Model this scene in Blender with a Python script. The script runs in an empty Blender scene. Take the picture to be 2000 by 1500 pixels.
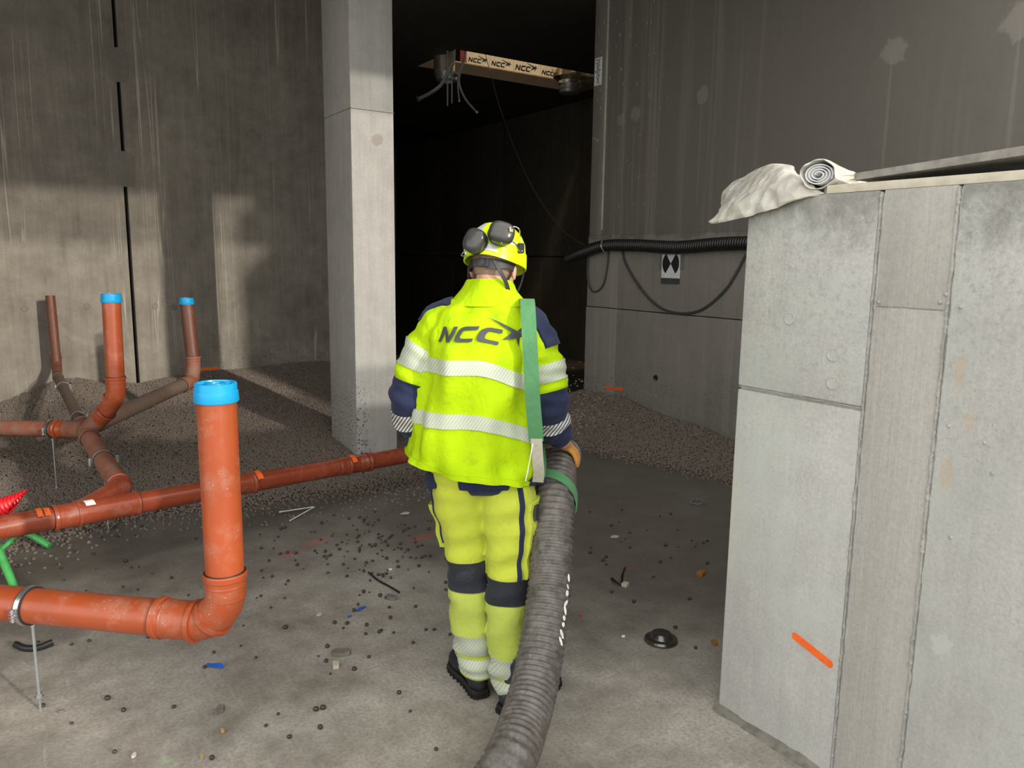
import bpy, bmesh, math, random
import numpy as np
from mathutils import Vector, Matrix, noise
random.seed(7)
S = bpy.context.scene
COL = S.collection
V = Vector

# ------------------------------------------------------------------ camera
H, F = 1.65, 1500.0
YAW, PITCH, ROLL = math.radians(33.7), math.radians(9.2), math.radians(0.75)
fw = V((math.sin(YAW)*math.cos(PITCH), math.cos(YAW)*math.cos(PITCH), -math.sin(PITCH)))
rt0 = V((math.cos(YAW), -math.sin(YAW), 0)); up0 = rt0.cross(fw)
rt = rt0*math.cos(ROLL)+up0*math.sin(ROLL); up = up0*math.cos(ROLL)-rt0*math.sin(ROLL)
FW2 = V((math.sin(YAW), math.cos(YAW), 0)); CAM = V((0, 0, H))
cd = bpy.data.cameras.new('camera'); cam = bpy.data.objects.new('camera', cd); COL.objects.link(cam)
cd.sensor_width = 36; cd.lens = F/2000*36; cd.clip_start = 0.05; cd.clip_end = 200
cam.matrix_world = Matrix(((rt.x, up.x, -fw.x, 0), (rt.y, up.y, -fw.y, 0), (rt.z, up.z, -fw.z, H), (0, 0, 0, 1)))
S.camera = cam

# ------------------------------------------------------------------ sky, sun, exposure
S.view_settings.view_transform = 'Standard'; S.view_settings.look = 'None'
S.view_settings.gamma = 1; S.view_settings.use_curve_mapping = False
S.view_settings.exposure = 0.7
w = bpy.data.worlds.new('overcast_sky'); S.world = w; w.use_nodes = True
w.node_tree.nodes['Background'].inputs[0].default_value = (1.0, 0.985, 0.945, 1)
w.node_tree.nodes['Background'].inputs[1].default_value = 1.45
def sun(name, tan_e, k, strength, ang, col):
    l = bpy.data.lights.new(name, 'SUN'); l.energy = strength; l.angle = math.radians(ang); l.color = col
    o = bpy.data.objects.new(name, l); COL.objects.link(o)
    d = V((-k, 1.0, -tan_e)).normalized()
    o.rotation_euler = d.to_track_quat('-Z', 'Y').to_euler(); o.location = (6, -10, 8)
sun('low_sun', 0.273, 0.328, 1.0, 1.2, (1.0, 0.93, 0.80))
sun('facade_reflection', 0.351, 0.328, 1.0, 1.2, (1.0, 0.93, 0.82))

# ------------------------------------------------------------------ pixel helpers (find the place of a thing on its plane)
def ray(x, y): return fw + rt*((x-1000)/F) - up*((y-750)/F)
def atz(x, y, z=0.0): r = ray(x, y); return CAM + r*((z-H)/r.z)
def atX(x, y, X): r = ray(x, y); return CAM + r*(X/r.x)
def atY(x, y, Y): r = ray(x, y); return CAM + r*(Y/r.y)
def atd(x, y, d): return CAM + ray(x, y)*d

# ------------------------------------------------------------------ materials
MATS = {}
class NT:
    def __init__(s, name):
        s.m = bpy.data.materials.new(name); s.m.use_nodes = True
        s.t = s.m.node_tree; s.b = s.t.nodes['Principled BSDF']; s.geo = None; s.tc = None
        MATS[name] = s.m
    def n(s, typ, **kw):
        o = s.t.nodes.new(typ)
        for k, v in kw.items():
            if k.startswith('i_'):
                key = k[2:]
                o.inputs[int(key) if key.isdigit() else key.replace('_', ' ')].default_value = v
            else: setattr(o, k, v)
        return o
    def l(s, a, b): s.t.links.new(a, b)
    def pos(s):
        if not s.geo: s.geo = s.n('ShaderNodeNewGeometry')
        return s.geo.outputs['Position']
    def obj(s):
        if not s.tc: s.tc = s.n('ShaderNodeTexCoord')
        return s.tc.outputs['Object']
    def noise(s, vec, scale, detail=5, rough=0.55, stretch=None, dist=0.0):
        if stretch:
            mp = s.n('ShaderNodeMapping'); mp.inputs['Scale'].default_value = stretch; s.l(vec, mp.inputs[0]); vec = mp.outputs[0]
        o = s.n('ShaderNodeTexNoise', i_Scale=scale, i_Detail=detail, i_Roughness=rough, i_Distortion=dist)
        s.l(vec, o.inputs['Vector']); return o.outputs['Fac']
    def vor(s, vec, scale, feature='F1', stretch=None):
        if stretch:
            mp = s.n('ShaderNodeMapping'); mp.inputs['Scale'].default_value = stretch; s.l(vec, mp.inputs[0]); vec = mp.outputs[0]
        o = s.n('ShaderNodeTexVoronoi', i_Scale=scale); o.feature = feature
        s.l(vec, o.inputs['Vector']); return o.outputs['Distance']
    def ramp(s, fac, a, b, lo=0.0, hi=1.0, smooth=False):
        o = s.n('ShaderNodeMapRange', i_1=a, i_2=b, i_3=lo, i_4=hi)
        if smooth: o.interpolation_type = 'SMOOTHSTEP'
        s.l(fac, o.inputs[0]); return o.outputs[0]
    def math(s, op, a, b=None):
        o = s.n('ShaderNodeMath', operation=op)
        for i, q in enumerate((a, b)):
            if q is None: continue
            if isinstance(q, (int, float)): o.inputs[i].default_value = q
            else: s.l(q, o.inputs[i])
        return o.outputs[0]
    def mix(s, fac, a, b, blend='MIX'):
        o = s.n('ShaderNodeMix', data_type='RGBA', blend_type=blend)
        for idx, q in ((0, fac), (6, a), (7, b)):
            if isinstance(q, (int, float)): o.inputs[idx].default_value = q
            elif isinstance(q, tuple): o.inputs[idx].default_value = q if len(q) == 4 else (*q, 1)
            else: s.l(q, o.inputs[idx])
        return o.outputs[2]
    def sep(s, vec):
        o = s.n('ShaderNodeSeparateXYZ'); s.l(vec, o.inputs[0]); return o.outputs
    def bump(s, h, strength=0.3, dist=0.01):
        o = s.n('ShaderNodeBump', i_Strength=strength, i_Distance=dist); s.l(h, o.inputs['Height']); s.l(o.outputs[0], s.b.inputs['Normal'])
    def col(s, c):
        if isinstance(c, tuple): s.b.inputs['Base Color'].default_value = (*c, 1)
        else: s.l(c, s.b.inputs['Base Color'])
    def rough(s, r):
        if isinstance(r, (int, float)): s.b.inputs['Roughness'].default_value = r
        else: s.l(r, s.b.inputs['Roughness'])

def plain(name, col, rough=0.6, metal=0.0, var=0.12, scale=30, bump=0.0, emis=None):
    s = NT(name); f = s.noise(s.obj(), scale)
    d = tuple(c*(1-var) for c in col); e = tuple(min(1, c*(1+var)) for c in col)
    s.col(s.mix(s.ramp(f, 0.3, 0.7), d, e)); s.rough(rough); s.b.inputs['Metallic'].default_value = metal
    if bump: s.bump(f, bump, 0.004)
    if emis: s.b.inputs['Emission Color'].default_value = (*emis[0], 1); s.b.inputs['Emission Strength'].default_value = emis[1]
    return s.m

def concrete(name, dark, light, axis, streak=0.35, drips=0.0, grain=False, pores=0.5, extra=None, rough=0.85, bumps=0.25):
    """poured concrete; axis 'x' or 'y' is the horizontal direction of the wall face"""
    s = NT(name); p = s.pos()
    big = s.noise(p, 1.3, 4); mid = s.noise(p, 7, 6, 0.65); fine = s.noise(p, 90, 4, 0.7)
    hs = (1, 0.001, 0.05) if axis == 'x' else (0.001, 1, 0.05)
    if axis == 'z': hs = (1, 1, 0.05)
    st = s.noise(p, 14, 6, 0.7, hs); st2 = s.noise(p, 60, 3, 0.6, hs)
    f = s.math('ADD', s.math('MULTIPLY', big, 0.5), s.math('MULTIPLY', mid, 0.5))
    f = s.math('ADD', s.math('MULTIPLY', f, 1-streak), s.math('MULTIPLY', s.math('ADD', s.math('MULTIPLY', st, 0.6), s.math('MULTIPLY', st2, 0.4)), streak))
    c = s.mix(s.ramp(f, 0.36, 0.64), dark, light)
    c = s.mix(s.ramp(fine, 0.35, 0.7, 0, 0.35), c, tuple(x*0.55 for x in dark))
    if pores:
        sp = s.ramp(s.vor(p, 60), 0.10, 0.14, 1, 0)
        gate = s.ramp(s.noise(p, 5, 2), 0.50, 0.62)
        c = s.mix(s.math('MULTIPLY', s.math('MULTIPLY', sp, gate), pores), c, tuple(x*0.35 for x in dark))
    if drips:
        hs2 = tuple(a*b for a, b in zip(hs, (1, 1, 0.35)))
        dn = s.noise(p, 9, 2, 0.5, hs2, 0.15)
        line = s.ramp(s.math('ABSOLUTE', s.math('SUBTRACT', dn, 0.60)), 0.0, 0.012, 1, 0)
        gate = s.ramp(s.noise(p, 0.9, 2), 0.42, 0.56)
        c = s.mix(s.math('MULTIPLY', s.math('MULTIPLY', line, gate), drips), c, tuple(min(1, x*2.0) for x in light))
    if extra: c = extra(s, p, c)
    s.col(c); s.rough(rough)
    h = s.math('ADD', s.math('MULTIPLY', mid, 0.5), s.math('MULTIPLY', fine, 0.5))
    if grain:
        g1 = s.noise(p, 46, 4, 0.6, (0.001, 1, 0.035), 0.9); g2 = s.noise(p, 150, 3, 0.6, (0.001, 1, 0.02))
        h = s.math('ADD', s.math('MULTIPLY', h, 0.4), s.math('ADD', s.math('MULTIPLY', g1, 0.55), s.math('MULTIPLY', g2, 0.35)))
    s.bump(h, bumps, 0.01)
    return s.m

def blob(s, p, centre, rad, axis_scale=(1, 1, 1), rag=0.25, nscale=12):
    """mask that is 1 inside a ragged ellipsoid (a stain with a shape of its own)"""
    mp = s.n('ShaderNodeMapping'); mp.vector_type = 'TEXTURE'
    mp.inputs['Location'].default_value = centre; mp.inputs['Scale'].default_value = tuple(rad*a for a in axis_scale)
    s.l(p, mp.inputs[0])
    ln = s.n('ShaderNodeVectorMath', operation='LENGTH'); s.l(mp.outputs[0], ln.inputs[0])
    d = s.math('ADD', ln.outputs['Value'], s.math('MULTIPLY', s.math('SUBTRACT', s.noise(p, nscale, 4), 0.5), rag*4))
    return s.ramp(d, 0.8, 1.05, 1, 0)

def left_extra(s, p, c):
    x, y, z = s.sep(p)
    # fine dark splash of pellets dust just over the heap
    sp = s.ramp(s.vor(p, 38), 0.16, 0.24, 1, 0)
    zone = s.math('MULTIPLY', s.ramp(z, 0.5, 0.95, 1, 0), s.ramp(x, 1.0, 2.2, 0.1, 1))
    c = s.mix(s.math('MULTIPLY', s.math('MULTIPLY', sp, zone), 0.85), c, (0.03, 0.025, 0.02))
    # whitish efflorescence sweeps low on the wall
    ef = s.ramp(s.noise(p, 1.6, 5, 0.6, None, 1.2), 0.55, 0.75, 0, 0.5)
    c = s.mix(s.math('MULTIPLY', ef, s.ramp(z, 0.4, 1.6, 1, 0.15)), c, (0.50, 0.48, 0.43))
    return c
def right_extra(s, p, c):
    x, y, z = s.sep(p)
    # lift line: the upper pour is darker, with a ragged lime edge
    e = s.math('ADD', z, s.math('MULTIPLY', s.math('SUBTRACT', s.noise(p, 5, 5), 0.5), 0.30))
    c = s.mix(s.ramp(e, 1.84, 1.88, 0, 0.75), c, (0.135, 0.126, 0.108))
    # run-off streaks
    st = s.ramp(s.noise(p, 5.0, 6, 0.7, (0.001, 1, 0.02)), 0.50, 0.66, 0, 0.75)
    g = s.ramp(s.noise(p, 1.1, 2, 0.5, (0.001, 1, 0.1)), 0.47, 0.58)
    c = s.mix(s.math('MULTIPLY', st, g), c, (0.33, 0.31, 0.27))
    # pale slurry drops thrown up beside the opening
    dr = s.ramp(s.vor(p, 26, 'F1', (0.001, 1, 0.32)), 0.13, 0.18, 1, 0)
    zz = s.math('MULTIPLY', s.ramp(y, 4.9, 5.7, 0, 1), s.ramp(z, 1.9, 2.3, 0, 1))
    gate = s.ramp(s.noise(p, 14, 2), 0.50, 0.56)
    c = s.mix(s.math('MULTIPLY', s.math('MULTIPLY', dr, zz), s.math('MULTIPLY', gate, 0.75)), c, (0.55, 0.53, 0.48))
    for (px, py, r) in ((1212, 235, .06), (1240, 222, .07), (1372, 185, .075), (1745, 100, .09), (1998, 38, .12)):
        q = atX(px, py, 5.0)
        c = s.mix(s.math('MULTIPLY', blob(s, p, tuple(q), r, (3, 1, 1), 0.3, 18), 0.30), c, (0.42, 0.38, 0.34))
        c = s.mix(s.math('MULTIPLY', blob(s, p, (q.x, q.y+0.01, q.z-0.45), 0.02, (8, .6, 22), 0.3, 14), 0.16), c, (0.42, 0.38, 0.34))
    # dust thrown over the lower wall
    c = s.mix(s.math('MULTIPLY', s.ramp(s.noise(p, 60, 3), 0.60, 0.66, 0, 0.5), s.ramp(z, 1.1, 0.5)), c, (0.05, 0.045, 0.04))
    return c
def pier_extra(s, p, c):
    x, y, z = s.sep(p)
    # bluish, lime-mottled formwork skin
    bl = s.ramp(s.noise(p, 3.2, 5, 0.6), 0.45, 0.65, 0, 0.55)
    c = s.mix(bl, c, (0.46, 0.49, 0.465))
    mo = s.ramp(s.noise(p, 44, 7, 0.8), 0.50, 0.64, 0, 0.45)
    c = s.mix(s.math('MULTIPLY', mo, s.ramp(z, 1.0, 1.6, 0.22, 1)), c, (0.20, 0.215, 0.20))
    yl = s.ramp(s.noise(p, 2.1, 3, 0.5, None, 0.6), 0.56, 0.72, 0, 0.4)
    c = s.mix(yl, c, (0.54, 0.52, 0.42))
    wet = s.ramp(s.math('ADD', z, s.math('MULTIPLY', s.math('SUBTRACT', s.noise(p, 9, 6, .7), 0.5), 0.5)), 1.70, 1.84, 0, 0.6)
    c = s.mix(wet, c, (0.12, 0.115, 0.10))
    for (yy, zz, r) in ((1.03, 1.37, .016), (1.035, 1.09, .018), (0.992, 1.24, 0.012)):
        c = s.mix(s.math('MULTIPLY', blob(s, p, (2.124, yy, zz), r, (6, 1, 2.6), 0.55, 45), 0.30), c, (0.50, 0.34, 0.15))
    c = s.mix(s.math('MULTIPLY', blob(s, p, (2.124, 1.0, 0.60), 0.03, (3, 1, 1.2), 0.6, 40), 0.35), c, (0.60, 0.62, 0.64))
    return c
def col_extra(s, p, c):
    x, y, z = s.sep(p)
    sp = s.ramp(s.noise(p, 55, 4, 0.7), 0.56, 0.60)
    zz = s.math('MULTIPLY', s.ramp(z, 0.75, 0.45, 0, 1), s.ramp(x, 2.48, 2.36, 0, 1))
    c = s.mix(s.math('MULTIPLY', sp, zz), c, (0.03, 0.026, 0.022))
    c = s.mix(s.math('MULTIPLY', blob(s, p, (2.52, 5.70, 2.55), 0.05, (1, 3, 1), 0.3, 14), 0.5), c, (0.22, 0.18, 0.12))
    return c

concrete('concrete_left', (0.140, 0.122, 0.100), (0.320, 0.288, 0.240), 'x', 0.35, 0.55, extra=left_extra)
concrete('concrete_right', (0.215, 0.203, 0.184), (0.320, 0.296, 0.260), 'y', 0.40, 0.0, extra=right_extra)
concrete('concrete_pier', (0.40, 0.40, 0.382), (0.56, 0.56, 0.538), 'y', 0.35, 0.0, extra=pier_extra, bumps=0.3)
concrete('concrete_pier_board', (0.37, 0.355, 0.33), (0.465, 0.448, 0.418), 'y', 0.6, 0.0, grain=True, pores=0.2, bumps=0.3)
concrete('concrete_column', (0.32, 0.312, 0.292), (0.50, 0.488, 0.458), 'z', 0.45, 0.0, extra=col_extra, bumps=0.3)
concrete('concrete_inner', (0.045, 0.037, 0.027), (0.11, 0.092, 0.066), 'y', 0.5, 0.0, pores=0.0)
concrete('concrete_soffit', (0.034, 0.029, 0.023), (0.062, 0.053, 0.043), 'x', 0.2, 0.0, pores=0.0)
concrete('concrete_fin', (0.30, 0.30, 0.285), (0.52, 0.515, 0.49), 'y', 0.0, 0.0, pores=0.3)
concrete('concrete_patch', (0.15, 0.135, 0.112), (0.23, 0.21, 0.175), 'x', 0.3, 0.3)

def floor_mat():
    s = NT('concrete_floor'); p = s.pos(); x, y, z = s.sep(p)
    big = s.noise(p, 0.9, 5, 0.6); mid = s.noise(p, 5, 6, 0.65); fine = s.noise(p, 70, 5, 0.75)
    tro = s.noise(p, 30, 4, 0.6, (1, 0.25, 1), 0.5)
    f = s.math('ADD', s.math('MULTIPLY', big, 0.55), s.math('MULTIPLY', mid, 0.45))
    c = s.mix(s.ramp(f, 0.40, 0.60), (0.215, 0.192, 0.160), (0.460, 0.430, 0.380))
    c = s.mix(s.ramp(fine, 0.42, 0.68, 0, 0.6), c, (0.130, 0.116, 0.095))
    c = s.mix(s.ramp(tro, 0.55, 0.75, 0, 0.35), c, (0.40, 0.38, 0.34))
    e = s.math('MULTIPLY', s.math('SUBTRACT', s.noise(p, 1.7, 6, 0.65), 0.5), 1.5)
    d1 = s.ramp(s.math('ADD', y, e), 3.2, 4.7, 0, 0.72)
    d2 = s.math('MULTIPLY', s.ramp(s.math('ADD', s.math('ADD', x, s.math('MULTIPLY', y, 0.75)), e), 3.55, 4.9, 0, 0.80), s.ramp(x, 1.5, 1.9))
    c = s.mix(s.math('MAXIMUM', d1, d2), c, (0.082, 0.070, 0.057))  # clay dust towards the heaps; the right part also paints in pier shade
    # pale chips of mortar trodden into the slab
    ch = s.math('MULTIPLY', s.ramp(s.vor(p, 55, 'F1', (1, 0.6, 1)), 0.10, 0.14, 1, 0), s.ramp(s.noise(p, 6, 2), 0.56, 0.64))
    c = s.mix(s.math('MULTIPLY', ch, 0.6), c, (0.58, 0.55, 0.49))
    # red spray marks and a faint green one
    for (a, b, wd, strength, colr) in (((545, 1087), (590, 1078), .014, .8, (0.55, 0.10, 0.06)), ((592, 1070), (645, 1045), .03, .45, (0.45, 0.10, 0.07)),
                           ((800, 1060), (850, 1040), .05, .35, (0.40, 0.09, 0.06)), ((305, 1492), (345, 1480), .016, .30, (0.18, 0.46, 0.16)),
                           ((1225, 1112), (1250, 1106), .02, .35, (0.30, 0.08, 0.06))):
        A, B = atz(*a), atz(*b); m = (A+B)/2; d = B-A; ang = math.atan2(d.y, d.x)
        mp = s.n('ShaderNodeMapping'); mp.vector_type = 'TEXTURE'; mp.inputs['Location'].default_value = m
        mp.inputs['Rotation'].default_value = (0, 0, ang); mp.inputs['Scale'].default_value = (d.length/2*1.1, wd, 1)
        s.l(p, mp.inputs[0]); ln = s.n('ShaderNodeVectorMath', operation='LENGTH'); s.l(mp.outputs[0], ln.inputs[0])
        dd = s.math('ADD', ln.outputs['Value'], s.math('MULTIPLY', s.math('SUBTRACT', s.noise(p, 60, 5, .7), 0.5), 2.4))
        c = s.mix(s.ramp(dd, 0.6, 1.1, strength, 0), c, colr)
    # standing water film in the low spot at the left
    wet = blob(s, p, (-0.25, 2.45, 0), 0.62, (1, 0.85, 1), 0.12, 4)
    damp = s.ramp(s.noise(p, 0.7, 4), 0.5, 0.62)
    c = s.mix(s.math('MULTIPLY', wet, 0.35), c, (0.16, 0.15, 0.135))
    s.col(c)
    r = s.math('SUBTRACT', 0.72, s.math('MULTIPLY', damp, 0.22))
    s.rough(s.math('ADD', s.math('MULTIPLY', r, s.math('SUBTRACT', 1.0, wet)), s.math('MULTIPLY', wet, 0.06)))
    h = s.math('ADD', s.math('MULTIPLY', mid, 0.6), s.math('MULTIPLY', fine, 0.35))
    h = s.math('MULTIPLY', s.math('ADD', h, s.math('MULTIPLY', tro, 0.3)), s.math('SUBTRACT', 1.0, wet))
    s.bump(h, 0.45, 0.012)
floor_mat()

def pvc(name, col, dust, dcol=(0.36, 0.27, 0.22), dscale=9, thr=0.52, rough=0.33):
    s = NT(name); p = s.obj()
    f = s.noise(p, 3, 3); c = s.mix(s.ramp(f, 0.3, 0.7), tuple(k*0.86 for k in col), tuple(k*1.1 for k in col))
    d = s.ramp(s.noise(p, dscale, 7, 0.72), thr, thr+0.22, 0, dust)
    c = s.mix(d, c, dcol)
    sp = s.math('MULTIPLY', s.ramp(s.vor(p, 75), 0.10, 0.15, 1, 0), s.ramp(s.noise(p, 9, 2), 0.55, 0.65))
    c = s.mix(s.math('MULTIPLY', sp, 0.7), c, (0.62, 0.50, 0.42))
    s.col(c); s.rough(s.math('ADD', rough, s.math('MULTIPLY', d, 0.45)))
    s.b.inputs['Specular IOR Level'].default_value = 0.5
pvc('pipe_clean', (0.325, 0.064, 0.020), 0.32)
pvc('pipe_main', (0.27, 0.052, 0.022), 0.30, rough=0.26)
pvc('pipe_dusty', (0.26, 0.070, 0.034), 0.75, (0.20, 0.15, 0.115), 14, 0.40, 0.5)
pvc('pipe_grey', (0.15, 0.085, 0.058), 0.85, (0.125, 0.092, 0.070), 11, 0.34, 0.6)
pvc('pipe_far', (0.14, 0.042, 0.022), 0.55, (0.10, 0.070, 0.050), 12, 0.45, 0.45)
plain('seal_rubber', (0.02, 0.012, 0.010), 0.5)
plain('spray_orange', (0.85, 0.14, 0.02), 0.6)
plain('cap_blue', (0.008, 0.30, 0.62), 0.32, 0, 0.06)
plain('steel', (0.55, 0.56, 0.57), 0.32, 0.9)
plain('clamp_rubber', (0.018, 0.018, 0.018), 0.6)
plain('galvanised', (0.42, 0.45, 0.46), 0.4, 0.8)
plain('label_white', (0.78, 0.78, 0.76), 0.5)
plain('green_paint', (0.055, 0.33, 0.085), 0.45, 0, 0.3, 20)
plain('red_plastic', (0.72, 0.015, 0.022), 0.4)
plain('black_plastic', (0.012, 0.012, 0.012), 0.42)
plain('cable_grey', (0.05, 0.057, 0.055), 0.5)
plain('pvc_grey', (0.16, 0.165, 0.17), 0.4)
plain('duct_foil', (0.75, 0.66, 0.52), 0.22, 0.9, 0.2, 12, 0.8)
plain('paper_white', (0.70, 0.71, 0.72), 0.7)
plain('ink_black', (0.010, 0.010, 0.010), 0.6)
plain('ink_navy', (0.012, 0.018, 0.05), 0.6)
plain('banner_white', (0.72, 0.68, 0.60), 0.6)
plain('banner_red', (0.50, 0.018, 0.015), 0.6)
plain('timber', (0.44, 0.36, 0.24), 0.7, 0, 0.2, 14)
plain('timber_light', (0.58, 0.54, 0.44), 0.7, 0, 0.15, 20)
plain('timber_grey', (0.25, 0.235, 0.215), 0.55, 0, 0.35, 18, 0.3)
plain('splinter', (0.62, 0.50, 0.30), 0.7)
plain('tape_blue', (0.02, 0.12, 0.55), 0.45)
plain('chip_pale', (0.50, 0.44, 0.36), 0.8)
plain('chip_tan', (0.42, 0.27, 0.13), 0.8)
plain('chip_rust', (0.30, 0.14, 0.03), 0.8)
plain('mortar', (0.16, 0.15, 0.13), 0.85, 0, 0.3)
plain('steel_dark', (0.13, 0.125, 0.12), 0.25, 0.85)
plain('joint_dark', (0.012, 0.011, 0.010), 0.9)
def tarp_mat():
    s = NT('tarp'); p = s.obj()
    f = s.noise(p, 9, 6, .65); c = s.mix(s.ramp(f, 0.35, 0.7), (0.44, 0.42, 0.365), (0.60, 0.585, 0.54))
    c = s.mix(s.ramp(s.noise(p, 5, 4), 0.56, 0.72, 0, 0.6), c, (0.36, 0.29, 0.19))
    s.col(c); s.rough(0.45); s.bump(s.vor(p, 22), 0.35, 0.03)
tarp_mat()
def pellet_mat():
    s = NT('clay_pellets'); p = s.pos()
    f = s.noise(p, 130, 3); oi = s.n('ShaderNodeObjectInfo')
    c = s.mix(s.ramp(f, 0.3, 0.7), (0.075, 0.059, 0.047), (0.245, 0.200, 0.165))
    s.col(c); s.rough(0.85)
pellet_mat()
plain('pellet_wet', (0.040, 0.032, 0.026), 0.38, 0, 0.3, 200)
def hose_mat():
    s = NT('hose_rubber'); p = s.obj()
    f = s.noise(p, 28, 7, 0.75); g = s.noise(p, 5, 4)
    c = s.mix(s.ramp(f, 0.34, 0.72), (0.050, 0.045, 0.041), (0.180, 0.166, 0.150))
    c = s.mix(s.ramp(g, 0.56, 0.72, 0, 0.3), c, (0.20, 0.12, 0.105))
    c = s.mix(s.ramp(s.noise(p, 60, 6, .8), 0.63, 0.70, 0, 0.8), c, (0.40, 0.39, 0.37))
    s.col(c); s.rough(0.45); s.bump(f, 0.3, 0.004)
hose_mat()
def fabric(name, col, dirt=0.3, dcol=None, rough=0.75, sheen=0.2, emit=0.0):
    s = NT(name); p = s.obj()
    f = s.noise(p, 7, 6, 0.65); c = s.mix(s.ramp(f, 0.3, 0.7), tuple(k*0.93 for k in col), tuple(min(1, k*1.05) for k in col))
    d = s.ramp(s.noise(p, 11, 7, 0.75, None, 0.8), 0.57, 0.76, 0, dirt)
    c = s.mix(d, c, dcol or tuple(k*0.35 for k in col))
    s.col(c); s.rough(rough); s.b.inputs['Sheen Weight'].default_value = sheen*.4; s.b.inputs['Specular IOR Level'].default_value = 0.2
    wv = s.noise(p, 26, 5, 0.6); fine = s.noise(p, 420, 2)
    cr_ = s.noise(p, 9, 5, 0.6, (1, 1, 0.55), 1.6)
    s.bump(s.math('ADD', s.math('ADD', wv, s.math('MULTIPLY', cr_, 1.6)), s.math('MULTIPLY', fine, 0.15)), 0.45, 0.012)
    return s
fj = fabric('hivis_jacket', (0.390, 0.585, 0.0015), 0.65, (0.15, 0.20, 0.015), 0.85, 0.0)
fabric('hivis_trousers', (0.47, 0.54, 0.050), 0.45, (0.30, 0.33, 0.09))
fabric('hivis_trousers_worn', (0.42, 0.50, 0.085), 0.45, (0.28, 0.31, 0.12))
fabric('navy_cloth', (0.016, 0.022, 0.060), 0.35, (0.06, 0.06, 0.07))
fabric('grey_cloth', (0.022, 0.025, 0.034), 0.45, (0.10, 0.10, 0.10))
fabric('webbing_green', (0.085, 0.24, 0.105), 0.6, (0.13, 0.17, 0.11))
fabric('webbing_pale', (0.44, 0.42, 0.34), 0.5, (0.12, 0.11, 0.08))
fabric('glove_orange', (0.56, 0.26, 0.055), 0.5, (0.10, 0.06, 0.03))
def reflective():
    s = NT('reflective_tape'); p = s.obj(); x, y, z = s.sep(p)
    q = s.math('ADD', s.math('MULTIPLY', x, 0.80), s.math('MULTIPLY', z, -0.55))
    st = s.math('FRACT', s.math('MULTIPLY', q, 105.0))
    m = s.ramp(st, 0.60, 0.72)
    c = s.mix(s.noise(p, 8, 5), (0.40, 0.43, 0.38), (0.54, 0.57, 0.51))
    c = s.mix(s.math('MULTIPLY', m, 0.75), c, (0.30, 0.40, 0.17))
    s.col(c); s.rough(0.4)
    s2 = NT('reflective_tape_dark'); p = s2.obj(); x, y, z = s2.sep(p)
    q = s2.math('ADD', s2.math('MULTIPLY', x, 0.80), s2.math('MULTIPLY', z, -0.55))
    m = s2.ramp(s2.math('FRACT', s2.math('MULTIPLY', q, 95.0)), 0.55, 0.68)
    s2.col(s2.mix(m, (0.60, 0.60, 0.57), (0.035, 0.038, 0.055))); s2.rough(0.4)
reflective()
plain('sticker_silver', (0.55, 0.58, 0.60), 0.35, 0.2, 0.15, 60)
plain('helmet_yellow', (0.66, 0.90, 0.004), 0.25, 0, 0.05)
plain('muff_black', (0.045, 0.045, 0.043), 0.22, 0, 0.25, 25)
plain('harness', (0.028, 0.028, 0.030), 0.55)
plain('print_grey', (0.040, 0.042, 0.050), 0.6)
plain('skin', (0.56, 0.30, 0.23), 0.55, 0, 0.12, 60)
plain('boot_leather', (0.016, 0.017, 0.022), 0.55, 0, 0.4, 40, 0.3)
plain('boot_sole', (0.008, 0.008, 0.008), 0.6)
plain('hair', (0.30, 0.20, 0.155), 0.8, 0, 0.3, 200)

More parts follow.
